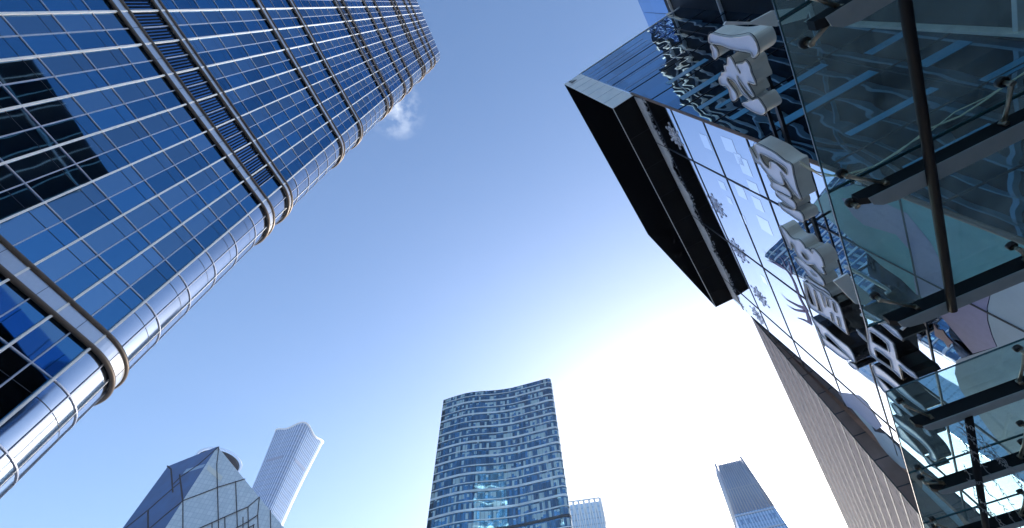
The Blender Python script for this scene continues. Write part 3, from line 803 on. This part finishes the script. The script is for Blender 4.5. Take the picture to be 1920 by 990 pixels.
def spider(p, q, toward):
    mb = MB(); c_ = K(p, q, -.015); e_ = K(toward[0], toward[1], -.14)
    mb.tube([c_, c_ + Vector((0,0,-.05))*RS], .050*RS, 14); sp = mb.build('glass_disc', M['rubber'], can)
    mb = MB(); z1 = Vector((0, 0, -.05*RS)); z2 = Vector((0, 0, -.13*RS))
    mb.tube([c_ + z1, c_ + z2], .022*RS, 10); mb.tube([c_+z2*.75, c_+z2*1.05], .028*RS, 12)
    mb.tube([c_ + z2*.9, c_.lerp(e_, .5) + z2*.5, e_], [.023*RS, .016*RS, .022*RS], 8)
    mb.tube([e_ + Vector((0,0,.05)), e_ - Vector((0,0,.06))], .026*RS, 10)
    mb.build('spider_arm', M['spider'], sp)
for (p, q, tw) in [(3.22, 2.19, (3.5, 2.5)), (3.62, 2.2, (3.56, 2.36)), (5.09, 2.2, (5.45, 2.55)), (7.29, 2.17, (7.76, 2.45)), (9.17, 2.17, (9.68, 2.42)), (9.5, 2.17, (9.68, 2.42)), (11.0, 2.18, (11.55, 2.5)), (11.3, 2.18, (11.55, 2.5)),
                   (3.13, 3.69, (3.5, 3.6)), (5.25, 3.69, (5.45, 3.75)), (7.13, 3.69, (7.7, 3.6)), (8.93, 3.67, (9.65, 3.55)), (9.45, 3.67, (9.65, 3.55)), (1.3, 2.17, (1.6, 2.45)), (1.75, 2.17, (1.62, 2.45)), (11.0, 3.6, (11.55, 3.5))]:
    spider(p, q, tw)
mb = MB(); mb.tube([K(-3.8, 2.84, -.26), K(5.6, 2.85, -.26)], .046*RS, 12); mb.build('tie_pipe', M['beam_web'], can)
mb = MB(); mb.tube([K(7.9, 2.86, -.24), K(15, 2.88, -.24)], .05*RS, 12); mb.build('tie_pipe', M['beam_web'], can)
# white gutter plates between canopy and sign
def ztop(px, py, dz): return atz(px, py, CAM.z + (HCN+dz)*RS)
mb = MB(); mb.plate([[ztop(*p, .35) for p in [(1448, 20), (1520, 12), (1512, 34), (1455, 50), (1412, 46), (1357, 47), (1362, 40), (1408, 41)]]], Vector((0, 0, .04))); 
tag(mb.build('gutter_plate', M['white_panel']), 'white metal gutter plate above the topmost sign character', 'gutter plate', 'gutter plates by the canopy edge')
mb = MB(); mb.plate([[ztop(*p, .3) for p in [(1563, 528), (1590, 513), (1600, 528), (1640, 560), (1622, 572), (1604, 570)]]], Vector((0, 0, .04)))
tag(mb.build('gutter_plate', M['white_panel']), 'white metal gutter plate beside the square black sided sign character', 'gutter plate', 'gutter plates by the canopy edge')
mb = MB(); mb.tube([ztop(*p, .25) for p in [(1585, 500), (1610, 512), (1660, 540), (1668, 546), (1660, 550)]], .022*RS, 6)
mb.tube([ztop(*p, .25) for p in [(1615, 590), (1650, 605), (1690, 600), (1697, 612), (1690, 618)]], .022*RS, 6)
tag(mb.build('gutter_pipe', M['white_panel']), 'thin curved white gutter pipe just above the canopy glass', 'pipe')
# cables
M['cable'] = simple('cream cable', (.66, .62, .46), .5)
mb = MB(); mb.tube([ztop(*p, .10) for p in [(1500, 303), (1530, 322), (1560, 329), (1590, 326), (1640, 312), (1685, 285), (1740, 242), (1800, 218), (1850, 186), (1885, 160), (1918, 138), (1990, 90)]], .014, 6)
tag(mb.build('cable', M['cable']), 'thick cream cable lying on the canopy glass towards the right edge', 'cable', 'cables on the canopy')
mb = MB(); mb.tube([ztop(*p, .13) for p in [(1500, 308), (1540, 330), (1600, 330), (1650, 305), (1700, 272), (1745, 246), (1790, 210), (1850, 182), (1900, 150), (1990, 98)]], .010, 6)
tag(mb.build('cable', M['cable']), 'thinner cream cable twisting beside the thick one on the canopy glass', 'cable', 'cables on the canopy')
# fairy lights under the lower canopy
M['wire'] = simple('grey light string wire', (.33, .34, .35), .4)
random.seed(5)
strings = [([(1795, 790), (1820, 800), (1870, 850), (1925, 910)], 'topmost fairy light string hanging off the lower canopy pipe'),
           ([(1795, 800), (1840, 830), (1890, 880), (1940, 950)], 'second fairy light string from the top under the lower canopy'),
           ([(1800, 820), (1830, 860), (1870, 910), (1930, 990)], 'fairy light string starting beside the pipe and ending at the right corner'),
           ([(1804, 845), (1830, 850), (1880, 860), (1925, 920)], 'fairy light string bowing flat to the right across the lower canopy'),
           ([(1808, 870), (1830, 930), (1860, 960), (1900, 1000)], 'fairy light string running down to the bottom edge'),
           ([(1815, 900), (1840, 905), (1880, 950), (1920, 1000)], 'fairy light string in the middle of the bottom right bundle'),
           ([(1822, 955), (1835, 950), (1860, 965), (1890, 1000)], 'short looped fairy light string at the foot of the pipe'),
           ([(1800, 810), (1850, 845), (1880, 865), (1925, 893)], 'fairy light string crossing beams close above the bundle')]
for pts, lab in strings:
    e_ = MB(); P = []
    for k in range(len(pts)-1):
        for j in range(8):
            f_ = j/8; x = pts[k][0]*(1-f_)+pts[k+1][0]*f_ + random.uniform(-2.5, 2.5); y = pts[k][1]*(1-f_)+pts[k+1][1]*f_ + random.uniform(-2.5, 2.5)
            P.append(ztop(x, y, -.32 + random.uniform(-.03, .03)))
    e_.tube(P, .006, 5)
    for k in range(1, len(P)):
        d_ = Vector((random.uniform(-1, 1), random.uniform(-1, 1), -.8)).normalized()
        a = P[k].lerp(P[k-1], .5); e_.tube([a, a + d_*.07], .009, 5)
    tag(e_.build('fairy_light_string', M['wire']), lab, 'light string', 'fairy light strings under the canopy')

# ------------------------------------------------------------------ middle tower
m = mirror_glass('office glass with blinds', (.085, .19, .27), .04, wob=.28, wscale=.10, pane=(1.1, 4), tintvar=.5, dist=.4)
def add_blinds(m, pw, fh, thr, col, blind_mix=.5):
    t = m.node_tree; N, L = t.nodes, t.links; b = N['Principled BSDF']; out = N['Material Output']
    uv = N.new('ShaderNodeUVMap'); sp = N.new('ShaderNodeSeparateXYZ'); L.new(uv.outputs[0], sp.inputs[0])
    def cell(o, w_):
        d = N.new('ShaderNodeMath'); d.operation = 'DIVIDE'; d.inputs[1].default_value = w_; L.new(o, d.inputs[0])
        f = N.new('ShaderNodeMath'); f.operation = 'FLOOR'; L.new(d.outputs[0], f.inputs[0])
        r = N.new('ShaderNodeMath'); r.operation = 'FRACT'; L.new(d.outputs[0], r.inputs[0]); return f, r
    cx, rx = cell(sp.outputs[0], pw); cy, ry = cell(sp.outputs[1], fh)
    cb = N.new('ShaderNodeCombineXYZ'); L.new(cx.outputs[0], cb.inputs[0]); L.new(cy.outputs[0], cb.inputs[1])
    wn = N.new('ShaderNodeTexWhiteNoise'); wn.noise_dimensions = '2D'; L.new(cb.outputs[0], wn.inputs['Vector'])
    # office-sized areas where blinds are mostly down
    nz = N.new('ShaderNodeTexNoise'); nz.inputs['Scale'].default_value = .22; nz.inputs['Detail'].default_value = 2; L.new(cb.outputs[0], nz.inputs['Vector'])
    sm = N.new('ShaderNodeMath'); sm.operation = 'MULTIPLY_ADD'; sm.inputs[1].default_value = 1.6; L.new(nz.outputs['Fac'], sm.inputs[0]); L.new(wn.outputs['Value'], sm.inputs[2])
    g1 = N.new('ShaderNodeMath'); g1.operation = 'GREATER_THAN'; g1.inputs[1].default_value = thr; L.new(sm.outputs[0], g1.inputs[0])
    # blind drop height per pane
    w2 = N.new('ShaderNodeSeparateColor'); L.new(wn.outputs['Color'], w2.inputs[0])
    dr = N.new('ShaderNodeMath'); dr.operation = 'GREATER_THAN'; L.new(ry.outputs[0], dr.inputs[0]); L.new(w2.outputs[1], dr.inputs[1])
    an = N.new('ShaderNodeMath'); an.operation = 'MULTIPLY'; L.new(g1.outputs[0], an.inputs[0]); L.new(dr.outputs[0], an.inputs[1])
    d2 = N.new('ShaderNodeBsdfPrincipled'); d2.inputs['Roughness'].default_value = .25; d2.inputs['Base Color'].default_value = (*col, 1)
    mxs = N.new('ShaderNodeMixShader')
    sc = N.new('ShaderNodeMath'); sc.operation = 'MULTIPLY'; sc.inputs[1].default_value = blind_mix; L.new(an.outputs[0], sc.inputs[0])  # how strongly the pale blind colour covers the pane glass
    L.new(sc.outputs[0], mxs.inputs[0]); L.new(b.outputs[0], mxs.inputs[1]); L.new(d2.outputs[0], mxs.inputs[2]); L.new(mxs.outputs[0], out.inputs['Surface'])
add_blinds(m, 1.1, 4, 1.36, (.42, .54, .54), .75)
M['mid_glass'] = m
M['band_metal'] = simple('grey spandrel band', (.58, .60, .60), .4, .3, .3, .12)
HM = 167.0
topline = [(832, 750), (845, 745.5), (858, 741.5), (872, 737.5), (886, 735), (900, 733.5), (915, 732.5), (930, 731.5), (945, 729.5), (960, 727), (975, 723), (990, 719), (1005, 715), (1019, 711), (1026, 709.5)]
fp = [atz(x, y, HM) for x, y in topline]; fp = [Vector((p.x, p.y, 0)) for p in fp]
dirv = (fp[-1]-fp[0]).normalized(); bk = Vector((-dirv.y, dirv.x, 0))
if bk.dot(fp[0]) < 0: bk = -bk
rc = fp[-1]; rnd = [rc + dirv*(1.6*math.sin(a)) + bk*(1.6-1.6*math.cos(a)) for a in (.4, .8, 1.2, 1.57)]
loopM = fp + rnd + [rnd[-1] + bk*15 - dirv*2.0, fp[0] + bk*18 + dirv*3]
midt = empty('curved_office_tower', Vector((fp[7].x, fp[7].y, 0)), 'dark blue office tower with wavy front and patchy blinds in the bottom centre', 'office tower')
mb = MB(); sacc = 0
N_ = len(loopM)
for k in range(N_):
    a, b2 = loopM[k], loopM[(k+1) % N_]; L_ = (b2-a).length
    mb.quad(a, b2, b2+Vector((0,0,HM)), a+Vector((0,0,HM)), ((sacc, 0), (sacc+L_, 0), (sacc+L_, HM+.999), (sacc, HM+.999)), k < 18); sacc += L_
o = mb.build('glass_wall', M['mid_glass'], midt)
bm = bmesh.new(); bm.from_mesh(o.data); bmesh.ops.remove_doubles(bm, verts=bm.verts, dist=.001); bm.to_mesh(o.data); bm.free()
mb = MB(); mb.plate([[p + Vector((0,0,HM)) for p in loopM]], Vector((0,0,-.5))); mb.build('roof', M['tower_roof'], midt)
def outw(k):
    a = (loopM[(k+1) % N_]-loopM[k-1]).normalized(); n = Vector((a.y, -a.x, 0)); return n if n.dot(bk) < .3 else -n
for fl in range(8, 42):
    z = 4.0*fl; mb = MB(); h_ = .95 if fl % 2 == 0 else .45
    for k in range(len(fp)+4):
        a, b2 = loopM[k], loopM[k+1]
        na, nb2 = outw(k)*.22, outw(k+1)*.22
        for zz0, zz1, ia, ib in ((z, z+h_, 1, 1),):
            mb.quad(a+na+Vector((0,0,z)), b2+nb2+Vector((0,0,z)), b2+nb2+Vector((0,0,z+h_)), a+na+Vector((0,0,z+h_)))
            mb.quad(a+Vector((0,0,z)), b2+Vector((0,0,z)), b2+nb2+Vector((0,0,z)), a+na+Vector((0,0,z)))
            mb.quad(a+na+Vector((0,0,z+h_)), b2+nb2+Vector((0,0,z+h_)), b2+Vector((0,0,z+h_)), a+Vector((0,0,z+h_)))
    mb.build('floor_band', M['dark_frame'] if fl in (24, 8) else M['band_metal'], midt)
# vertical mullions on the front
tot = 0; pts = []
mb = MB(); acc = 0
for k in range(len(fp)+3):
    a, b2 = loopM[k], loopM[k+1]; L_ = (b2-a).length; s_ = (1.6 - acc % 1.6) % 1.6
    while s_ < L_:
        p = a.lerp(b2, s_/L_); n = outw(k); mb.box(p, (b2-a).normalized()*.09, n*.12, Vector((0,0,HM))); s_ += 1.6
    acc += L_
mb.build('mullion_grid', M['dark_frame'], midt)

# ------------------------------------------------------------------ angular tower with slanting faces
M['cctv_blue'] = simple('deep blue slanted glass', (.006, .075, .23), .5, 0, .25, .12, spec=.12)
M['cctv_grey'] = None
def panelgrid(name, c1_, c2_, mort, bw, bh, ms, rough=.3, metal=.5, rot=0):
    m, t, b = mat(name); N, L = t.nodes, t.links
    uv = N.new('ShaderNodeUVMap'); mp = N.new('ShaderNodeMapping'); mp.inputs['Rotation'].default_value = (0, 0, rot)
    L.new(uv.outputs[0], mp.inputs[0]); br = N.new('ShaderNodeTexBrick'); br.offset = 0; br.inputs['Scale'].default_value = 1
    br.inputs['Brick Width'].default_value = bw; br.inputs['Row Height'].default_value = bh; br.inputs['Mortar Size'].default_value = ms
    br.inputs['Color1'].default_value = (*c1_, 1); br.inputs['Color2'].default_value = (*c2_, 1); br.inputs['Mortar'].default_value = (*mort, 1)
    L.new(mp.outputs[0], br.inputs['Vector']); L.new(br.outputs['Color'], b.inputs['Base Color'])
    b.inputs['Roughness'].default_value = rough; b.inputs['Metallic'].default_value = metal
    return m
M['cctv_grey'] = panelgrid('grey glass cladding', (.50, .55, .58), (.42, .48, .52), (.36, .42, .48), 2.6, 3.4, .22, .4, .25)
HA = 235.6
ap = atz(408, 837, HA); lt_ = atz(315, 874, HA)
# right-hand face: near vertical plane through the apex
azr = math.radians(64); dr_ = Vector((math.sin(azr), math.cos(azr), 0)); nR = Vector((-dr_.y, dr_.x, 0)); nR = (nR + Vector((0, 0, -.03))).normalized()
dR = nR.dot(ap-CAM)
def RP(px, py): return hit(px, py, nR, dR)
fb = RP(310, 990); rb = RP(533, 990)
nL = (lt_-ap).cross(fb-ap).normalized(); dL = nL.dot(ap-CAM)
def LP(px, py): return hit(px, py, nL, dL)
lb = LP(230, 990)
def down(a, b2, z=0): d = b2-a; return b2 + d*((z-b2.z)/d.z)
fg = down(ap, fb); lg = down(lt_, lb); rz = down(ap, rb, 120.0); rg = Vector((rz.x, rz.y, 0))
ct = empty('angular_skyscraper', Vector((ap.x, ap.y, 0)), 'angular faceted skyscraper with slanting blue and grey faces and dark diagonal lines at bottom left', 'skyscraper')
def face_uv(P, o, ax, ay): d = P-o; return (d.dot(ax), d.dot(ay))
def facemesh(name, pts, mt, par, n):
    ax = Vector((0,0,1)).cross(n).normalized(); ay = n.cross(ax).normalized()
    mb = MB(); i = 0
    mb.v = list(pts); mb.f = [tuple(range(len(pts)))]; mb.uv = [tuple(face_uv(p, ap, ax, ay) for p in pts)]; mb.sm = [False]
    return mb.build(name, mt, par)
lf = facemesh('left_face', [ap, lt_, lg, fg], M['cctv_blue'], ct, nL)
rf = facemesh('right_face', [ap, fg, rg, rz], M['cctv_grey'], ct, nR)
bkv = Vector((ap.x, ap.y, 0)).normalized()*75
mb = MB(); mb.v = [p.copy() for p in (ap, lt_, lg, rg, rz, ap+bkv+Vector((0,0,-12)), lt_+bkv+Vector((0,0,-12)), lg+bkv, rg+bkv, rz+bkv)]
mb.f = [(0,5,6,1), (1,6,7,2), (3,8,9,4), (4,9,5,0), (5,9,8,7,6)]; mb.uv = [tuple((0,0) for _ in f) for f in mb.f]; mb.sm = [False]*5
mb.build('rear_body', M['cctv_blue'], ct)
def cl(x, y): return (200 + x/4.304, 760 + y/4.304)
M['brace'] = simple('dark brace groove', (.008, .015, .03), .8, spec=0)
def braces(segs, fn, n, par, wd=.9):
    nn = n if n.dot(CAM-ap) > 0 else -n
    for sg in segs:
        mb = MB(); P = [fn(*cl(*p)) + nn*.15 for p in sg]
        for a, b2 in zip(P[:-1], P[1:]):
            d = (b2-a).normalized(); mb.bar(a - d*.3, b2 + d*.3, d.cross(nn).normalized(), nn, wd, .3)
        mb.build('brace_line', M['brace'], par)
braces([[(905,335),(888,480),(895,700),(903,990),(904,1100)], [(615,770),(760,715),(900,660),(1115,595)], [(615,770),(615,1100)], [(700,1015),(765,985),(1050,858),(1140,820),(1232,742)], [(1232,742),(1218,885),(1225,1080)],
        [(1040,615),(1055,985)], [(1000,1020),(1055,985),(1140,940),(1218,885)], [(850,955),(850,1090)], [(953,905),(957,1090)], [(1100,905),(1100,985)], [(1140,820),(1143,980)], [(1185,965),(1185,1050)], [(1320,850),(1325,1050)], [(1140,990),(1190,965)]], RP, nR, rf, .6)
braces([[(898,340),(740,480),(595,580),(540,635)], [(490,490),(520,515),(535,700)], [(590,560),(615,770)], [(590,625),(540,665),(330,850),(130,1010)], [(612,775),(480,880),(330,1010)], [(335,850),(335,1090)]], LP, nL, lf, 1.0)
M['patch'] = simple('pale panel patch', (.55, .55, .50), .4, .2)
M['patch_blue'] = simple('light blue panel patch', (.16, .28, .42), .4, .2)
nn = nR if nR.dot(CAM-ap) > 0 else -nR
mb = MB(); mb.plate([[RP(*cl(*p)) + nn*.1 for p in [(822,478),(937,575),(918,612),(806,518)]]], -nn*.05); mb.build('pale_patch', M['patch'], rf)
nn = nL if nL.dot(CAM-ap) > 0 else -nL
mb = MB(); mb.plate([[LP(*cl(*p)) + nn*.1 for p in [(645,515),(800,472),(778,500),(615,552)]]], -nn*.05); mb.build('pale_patch', M['patch_blue'], lf)
# helicopter deck ring behind the apex
hc = atz(409, 868, HA+4.0); hc = Vector((hc.x, hc.y, HA+4.0))
R_ = 16.5
mb = MB(); mb.plate([[hc + Vector((math.cos(a)*R_, math.sin(a)*R_, 0)) for a in [i*math.pi/24 for i in range(48)]]], Vector((0,0,-2.2))); hd = mb.build('roof_deck', M['brace'], ct)
mb = MB()
for i in range(96):
    a = i*math.pi/48; p = hc + Vector((math.cos(a), math.sin(a), 0))*R_; q = hc + Vector((math.cos(a), math.sin(a), 0))*(R_+1.6)
    mb.tube([p, q + Vector((0,0,1.0))], .12, 4)
mb.tube([hc + Vector((math.cos(i*math.pi/24), math.sin(i*math.pi/24), 0))*(R_+1.6) + Vector((0,0,1.0)) for i in range(48)], .12, 4, closed=True)
mb.build('railing', M['grey_alu'], hd)

# ------------------------------------------------------------------ flared tower (vase profile)
def striped(name, base, stripe, pw, frac, fh, metal=.7, rough=.25):
    m, t, b = mat(name); N, L = t.nodes, t.links
    uv = N.new('ShaderNodeUVMap'); sp = N.new('ShaderNodeSeparateXYZ'); L.new(uv.outputs[0], sp.inputs[0])
    d = N.new('ShaderNodeMath'); d.operation = 'DIVIDE'; d.inputs[1].default_value = pw; L.new(sp.outputs[0], d.inputs[0])
    f = N.new('ShaderNodeMath'); f.operation = 'FRACT'; L.new(d.outputs[0], f.inputs[0])
    l_ = N.new('ShaderNodeMath'); l_.operation = 'LESS_THAN'; l_.inputs[1].default_value = frac; L.new(f.outputs[0], l_.inputs[0])
    d2 = N.new('ShaderNodeMath'); d2.operation = 'DIVIDE'; d2.inputs[1].default_value = fh; L.new(sp.outputs[1], d2.inputs[0])
    f2 = N.new('ShaderNodeMath'); f2.operation = 'FRACT'; L.new(d2.outputs[0], f2.inputs[0])
    l2 = N.new('ShaderNodeMath'); l2.operation = 'LESS_THAN'; l2.inputs[1].default_value = .22; L.new(f2.outputs[0], l2.inputs[0])
    m0 = N.new('ShaderNodeMix'); m0.data_type = 'RGBA'; m0.inputs['A'].default_value = (*base, 1); m0.inputs['B'].default_value = (*[c*.72 for c in base], 1); L.new(l2.outputs[0], m0.inputs['Factor'])
    m1 = N.new('ShaderNodeMix'); m1.data_type = 'RGBA'; m1.inputs['B'].default_value = (*stripe, 1); L.new(m0.outputs['Result'], m1.inputs['A']); L.new(l_.outputs[0], m1.inputs['Factor'])
    L.new(m1.outputs['Result'], b.inputs['Base Color']); b.inputs['Metallic'].default_value = metal; b.inputs['Roughness'].default_value = rough
    return m
M['zun'] = striped('blue glass with pale fins', (.07, .17, .36), (.42, .54, .72), 4.6, .28, 9, .15, .35)
M['zun_edge'] = simple('pale tower rim', (.75, .78, .85), .4, .3)
HZ = 528.0
cz_near, cz_l, cz_r = (atz(569, 798, HZ), atz(513, 810, HZ), atz(606, 834, HZ))
ctr = (cz_l+cz_r)/2; ctr.z = 0
v1 = (Vector((cz_near.x, cz_near.y, 0))-ctr); 
axn = v1.normalized(); half = (cz_l-cz_r).length/2/1.30
zt = empty('flared_skyscraper', ctr, 'slender blue skyscraper with flared wavy top behind the angular tower', 'skyscraper')
ang0 = math.atan2(axn.y, axn.x) - math.pi/4
def prof(z):
    f_ = z/HZ
    return 1.0 - .24*math.sin(math.pi*min(1, (1-f_)/.62)) if f_ > .38 else 1.0 + .25*(.38-f_)/.38
def rsq(a, s_):
    c_, d_ = math.cos(a), math.sin(a); p = 5.5
    r = (abs(c_)**p + abs(d_)**p)**(-1/p); return Vector((c_*r*s_, d_*r*s_))
NA, NZ = 96, 40
mb = MB(); prev = None; peri = 8*half
for j in range(NZ+1):
    z = HZ*j/NZ; ring = []
    for i in range(NA+1):
        a = 2*math.pi*i/NA; p = rsq(a, half*prof(z)); ca, sa = math.cos(ang0), math.sin(ang0)
        crown = (3.5*math.cos(4*a)*-1.0 if j == NZ else 0)
        ring.append((Vector((ctr.x + p.x*ca - p.y*sa, ctr.y + p.x*sa + p.y*ca, z + crown)), (peri*i/NA, z)))
    if prev:
        for i in range(NA):
            mb.quad(prev[i][0], prev[i+1][0], ring[i+1][0], ring[i][0], (prev[i][1], prev[i+1][1], ring[i+1][1], ring[i][1]), True)
    prev = ring
o = mb.build('glass_shaft', M['zun'], zt)
bm = bmesh.new(); bm.from_mesh(o.data); bmesh.ops.remove_doubles(bm, verts=bm.verts, dist=.01); bm.to_mesh(o.data); bm.free()
mb = MB(); mb.tube([p for p, _ in prev[:-1]], 1.4, 6, closed=True); mb.build('crown_rim', M['zun_edge'], zt)
mb = MB(); mb.plate([[p + Vector((0,0,-1)) for p, _ in prev[:-1]]], Vector((0,0,-1))); mb.build('roof', M['zun_edge'], zt)
M['belt'] = simple('mechanical belt', (.16, .22, .36), .5, .3)
for zb in (HZ-62, HZ-190):
    for a0 in (0, 1, 2, 3):
        mb = MB()
        for i in range(10):
            aa = [a0*math.pi/2 + (-.5 + .1*(i+q))*.95 for q in (0, 1)]
            pr = [rsq(a, half*prof(zb)+.35) for a in aa]; ca, sa = math.cos(ang0), math.sin(ang0)
            W_ = [Vector((ctr.x + p.x*ca - p.y*sa, ctr.y + p.x*sa + p.y*ca, 0)) for p in pr]
            mb.quad(W_[0]+Vector((0,0,zb)), W_[1]+Vector((0,0,zb)), W_[1]+Vector((0,0,zb+9)), W_[0]+Vector((0,0,zb+9)))
        mb.build('mechanical_belt', M['belt'], zt)

# ------------------------------------------------------------------ tapered tower at right
def cr_(x, y): return (1300 + x/6.19, 830 + y/6.19)
HW = 330.0
a0 = atz(*cr_(250, 225), HW); a1 = atz(*cr_(545, 155), HW)
dw = (a1-a0); dw.z = 0; Lw = dw.length; dw.normalize(); nw = Vector((-dw.y, dw.x, 0)); 
if nw.dot(a0) < 0: nw = -nw
nwt = (nw + Vector((0,0,.0))).normalized(); dW_ = nw.dot(a0-CAM)
def WP(x, y): return hit(*cr_(x, y), nwt, dW_)
bl, brr = WP(530, 990), WP(1110, 990)
zlow = (bl.z+brr.z)/2
def lowpt(t_, b_): d = b_-t_; return b_ + d*((0-b_.z)/d.z)
g0, g1 = lowpt(a0, bl), lowpt(a1, brr)
deep = nw*Lw*1.0
wt_ = empty('tapered_skyscraper', Vector((a0.x, a0.y, 0)), 'tapered blue skyscraper with open finned crown in the glare at bottom right', 'skyscraper')
M['cw'] = striped('blue grey tapered glass', (.18, .32, .52), (.40, .52, .70), 3.0, .35, 4.2, .15, .4)
g0d, g1d = g0 + nw*(g1-g0).length, g1 + nw*(g1-g0).length
a0d, a1d = a0 + deep, a1 + deep
zc_ = 268.0
def lz(a, g_, z): f_ = (a.z-z)/(a.z-g_.z); return a.lerp(g_, f_)
mb = MB(); tp = [lz(a, g_, zc_) for a, g_ in ((a0, g0), (a1, g1), (a1d, g1d), (a0d, g0d))]; gp = [g0, g1, g1d, g0d]
for k in range(4):
    a, b2 = gp[k], gp[(k+1) % 4]; c_, d_ = tp[(k+1) % 4], tp[k]; L_ = (b2-a).length
    mb.quad(a, b2, c_, d_, ((0, 0), (L_, 0), (L_*.5+(c_-d_).length/2, zc_), (L_*.5-(c_-d_).length/2, zc_)))
mb.quad(*tp); mb.build('glass_shaft', M['cw'], wt_)
M['core'] = simple('crown core cladding', (.26, .34, .50), .6, 0, .15, .1)
mb = MB()
core = [lz(a, g_, HW-4).lerp((a0+a1d)/2, .16) for a, g_ in ((a0, g0), (a1, g1), (a1d, g1d), (a0d, g0d))]
corb = [p.lerp((tp[0]+tp[2])/2, .10) for p in tp]
for k in range(4): mb.quad(corb[k], corb[(k+1) % 4], core[(k+1) % 4], core[k])
mb.quad(*core); mb.build('crown_core', M['core'], wt_)
M['fin'] = simple('crown fin', (.42, .45, .52), .4, .4)
mb = MB(); tops = [a0, a1, a1d, a0d]
for k in range(4):
    for i in range(15):
        f_ = i/14; t0 = tops[k].lerp(tops[(k+1) % 4], f_); b0 = tp[k].lerp(tp[(k+1) % 4], f_)
        t0 = t0 + Vector((0, 0, random.uniform(-6, 5))); mb.tube([b0, t0], .55, 4)
for z_ in (HW-6, 295):
    rg_ = [lz(a, g_, z_) for a, g_ in ((a0, g0), (a1, g1), (a1d, g1d), (a0d, g0d))]
    mb.tube(rg_, .45, 4, closed=True)
mb.build('crown_fins', M['fin'], wt_)
M['cwspot'] = simple('dark window bay', (.12, .20, .36), .3, .5)
mb = MB(); fn_ = -nw
for r in range(0, 10):
    z = 262 - r*16.8
    l_, r_ = lz(a0, g0, z), lz(a1, g1, z); 
    for i in range(1, 12, 1):
        if (i*7 + r*3) % 5 < 3:
            c_ = l_.lerp(r_, (i+.3)/13); mb.box(c_ + fn_*.2 + Vector((0,0,-5)), (r_-l_).normalized()*Lw/24, Vector((0,0,4.5)), fn_*.2)
mb.build('window_bays', M['cwspot'], wt_)
mb = MB()
for r in range(0, 14):
    z = 266 - r*16.8
    if z < 8: break
    l_, r_ = lz(a0, g0, z), lz(a1, g1, z); mb.bar(l_+fn_*.4, r_+fn_*.4, Vector((0,0,1)), fn_, 1.1, .5)
mb.build('floor_belt', M['fin'], wt_)

# ------------------------------------------------------------------ low tower with lattice crown
HS = 190.0
def sp_(x, y): return (780 + x/3.3, 690 + y/3.3)
s0, s1, s2 = atz(*sp_(940, 833), HS), atz(*sp_(1135, 806), HS), atz(*sp_(1135, 812), HS)
e0 = (s1-s0); e0.z = 0; e1 = Vector((-e0.y, e0.x, 0)).normalized()
if e1.dot(s0) < 0: e1 = -e1
e1 = e1*e0.length
lat = empty('lattice_crown_tower', Vector((s0.x, s0.y, 0)), 'pale tower with white zigzag lattice crown peeking out right of the curved office tower', 'tower')
M['lat_glass'] = striped('pale glass', (.50, .60, .68), (.6, .66, .70), 2.5, .2, 4, .5, .3)
cs = [Vector((p.x, p.y, 0)) for p in (s0, s1, s1+e1, s0+e1)]
mb = MB(); Hb = HS-2
for k in range(4):
    a, b2 = cs[k], cs[(k+1) % 4]; L_ = (b2-a).length; mb.quad(a, b2, b2+Vector((0,0,Hb)), a+Vector((0,0,Hb)), ((0,0), (L_,0), (L_,Hb), (0,Hb)))
mb.quad(*[c_+Vector((0,0,Hb)) for c_ in cs]); mb.build('glass_wall', M['lat_glass'], lat)
mb = MB()
for k in range(4):
    a, b2 = cs[k], cs[(k+1) % 4]; n_ = 6; o_ = ((b2-a).normalized().cross(Vector((0,0,1))))*.5
    for i in range(n_):
        p = a.lerp(b2, i/n_)+o_; q = a.lerp(b2, (i+.5)/n_)+o_; r = a.lerp(b2, (i+1)/n_)+o_
        mb.tube([p+Vector((0,0,HS)), q+Vector((0,0,HS-26)), r+Vector((0,0,HS))], .8, 5)
    mb.tube([a+o_+Vector((0,0,HS)), b2+o_+Vector((0,0,HS))], .6, 5); mb.tube([a+o_+Vector((0,0,HS-27)), b2+o_+Vector((0,0,HS-27))], 1.1, 5)
mb.build('crown_lattice', M['white_alu'], lat)

# ------------------------------------------------------------------ thin winter haze
mb = MB(); mb.box(Vector((-1500, -600, -1)), Vector((3000, 0, 0)), Vector((0, 2200, 0)), Vector((0, 0, 545)))
m, t, b = mat('haze'); N, L = t.nodes, t.links; N.remove(b)
pv = N.new('ShaderNodeVolumePrincipled'); pv.inputs['Color'].default_value = (.80, .88, 1, 1); pv.inputs['Density'].default_value = .00014; pv.inputs['Anisotropy'].default_value = .35
L.new(pv.outputs[0], N['Material Output'].inputs['Volume'])
tag(mb.build('haze', m), kind='stuff')
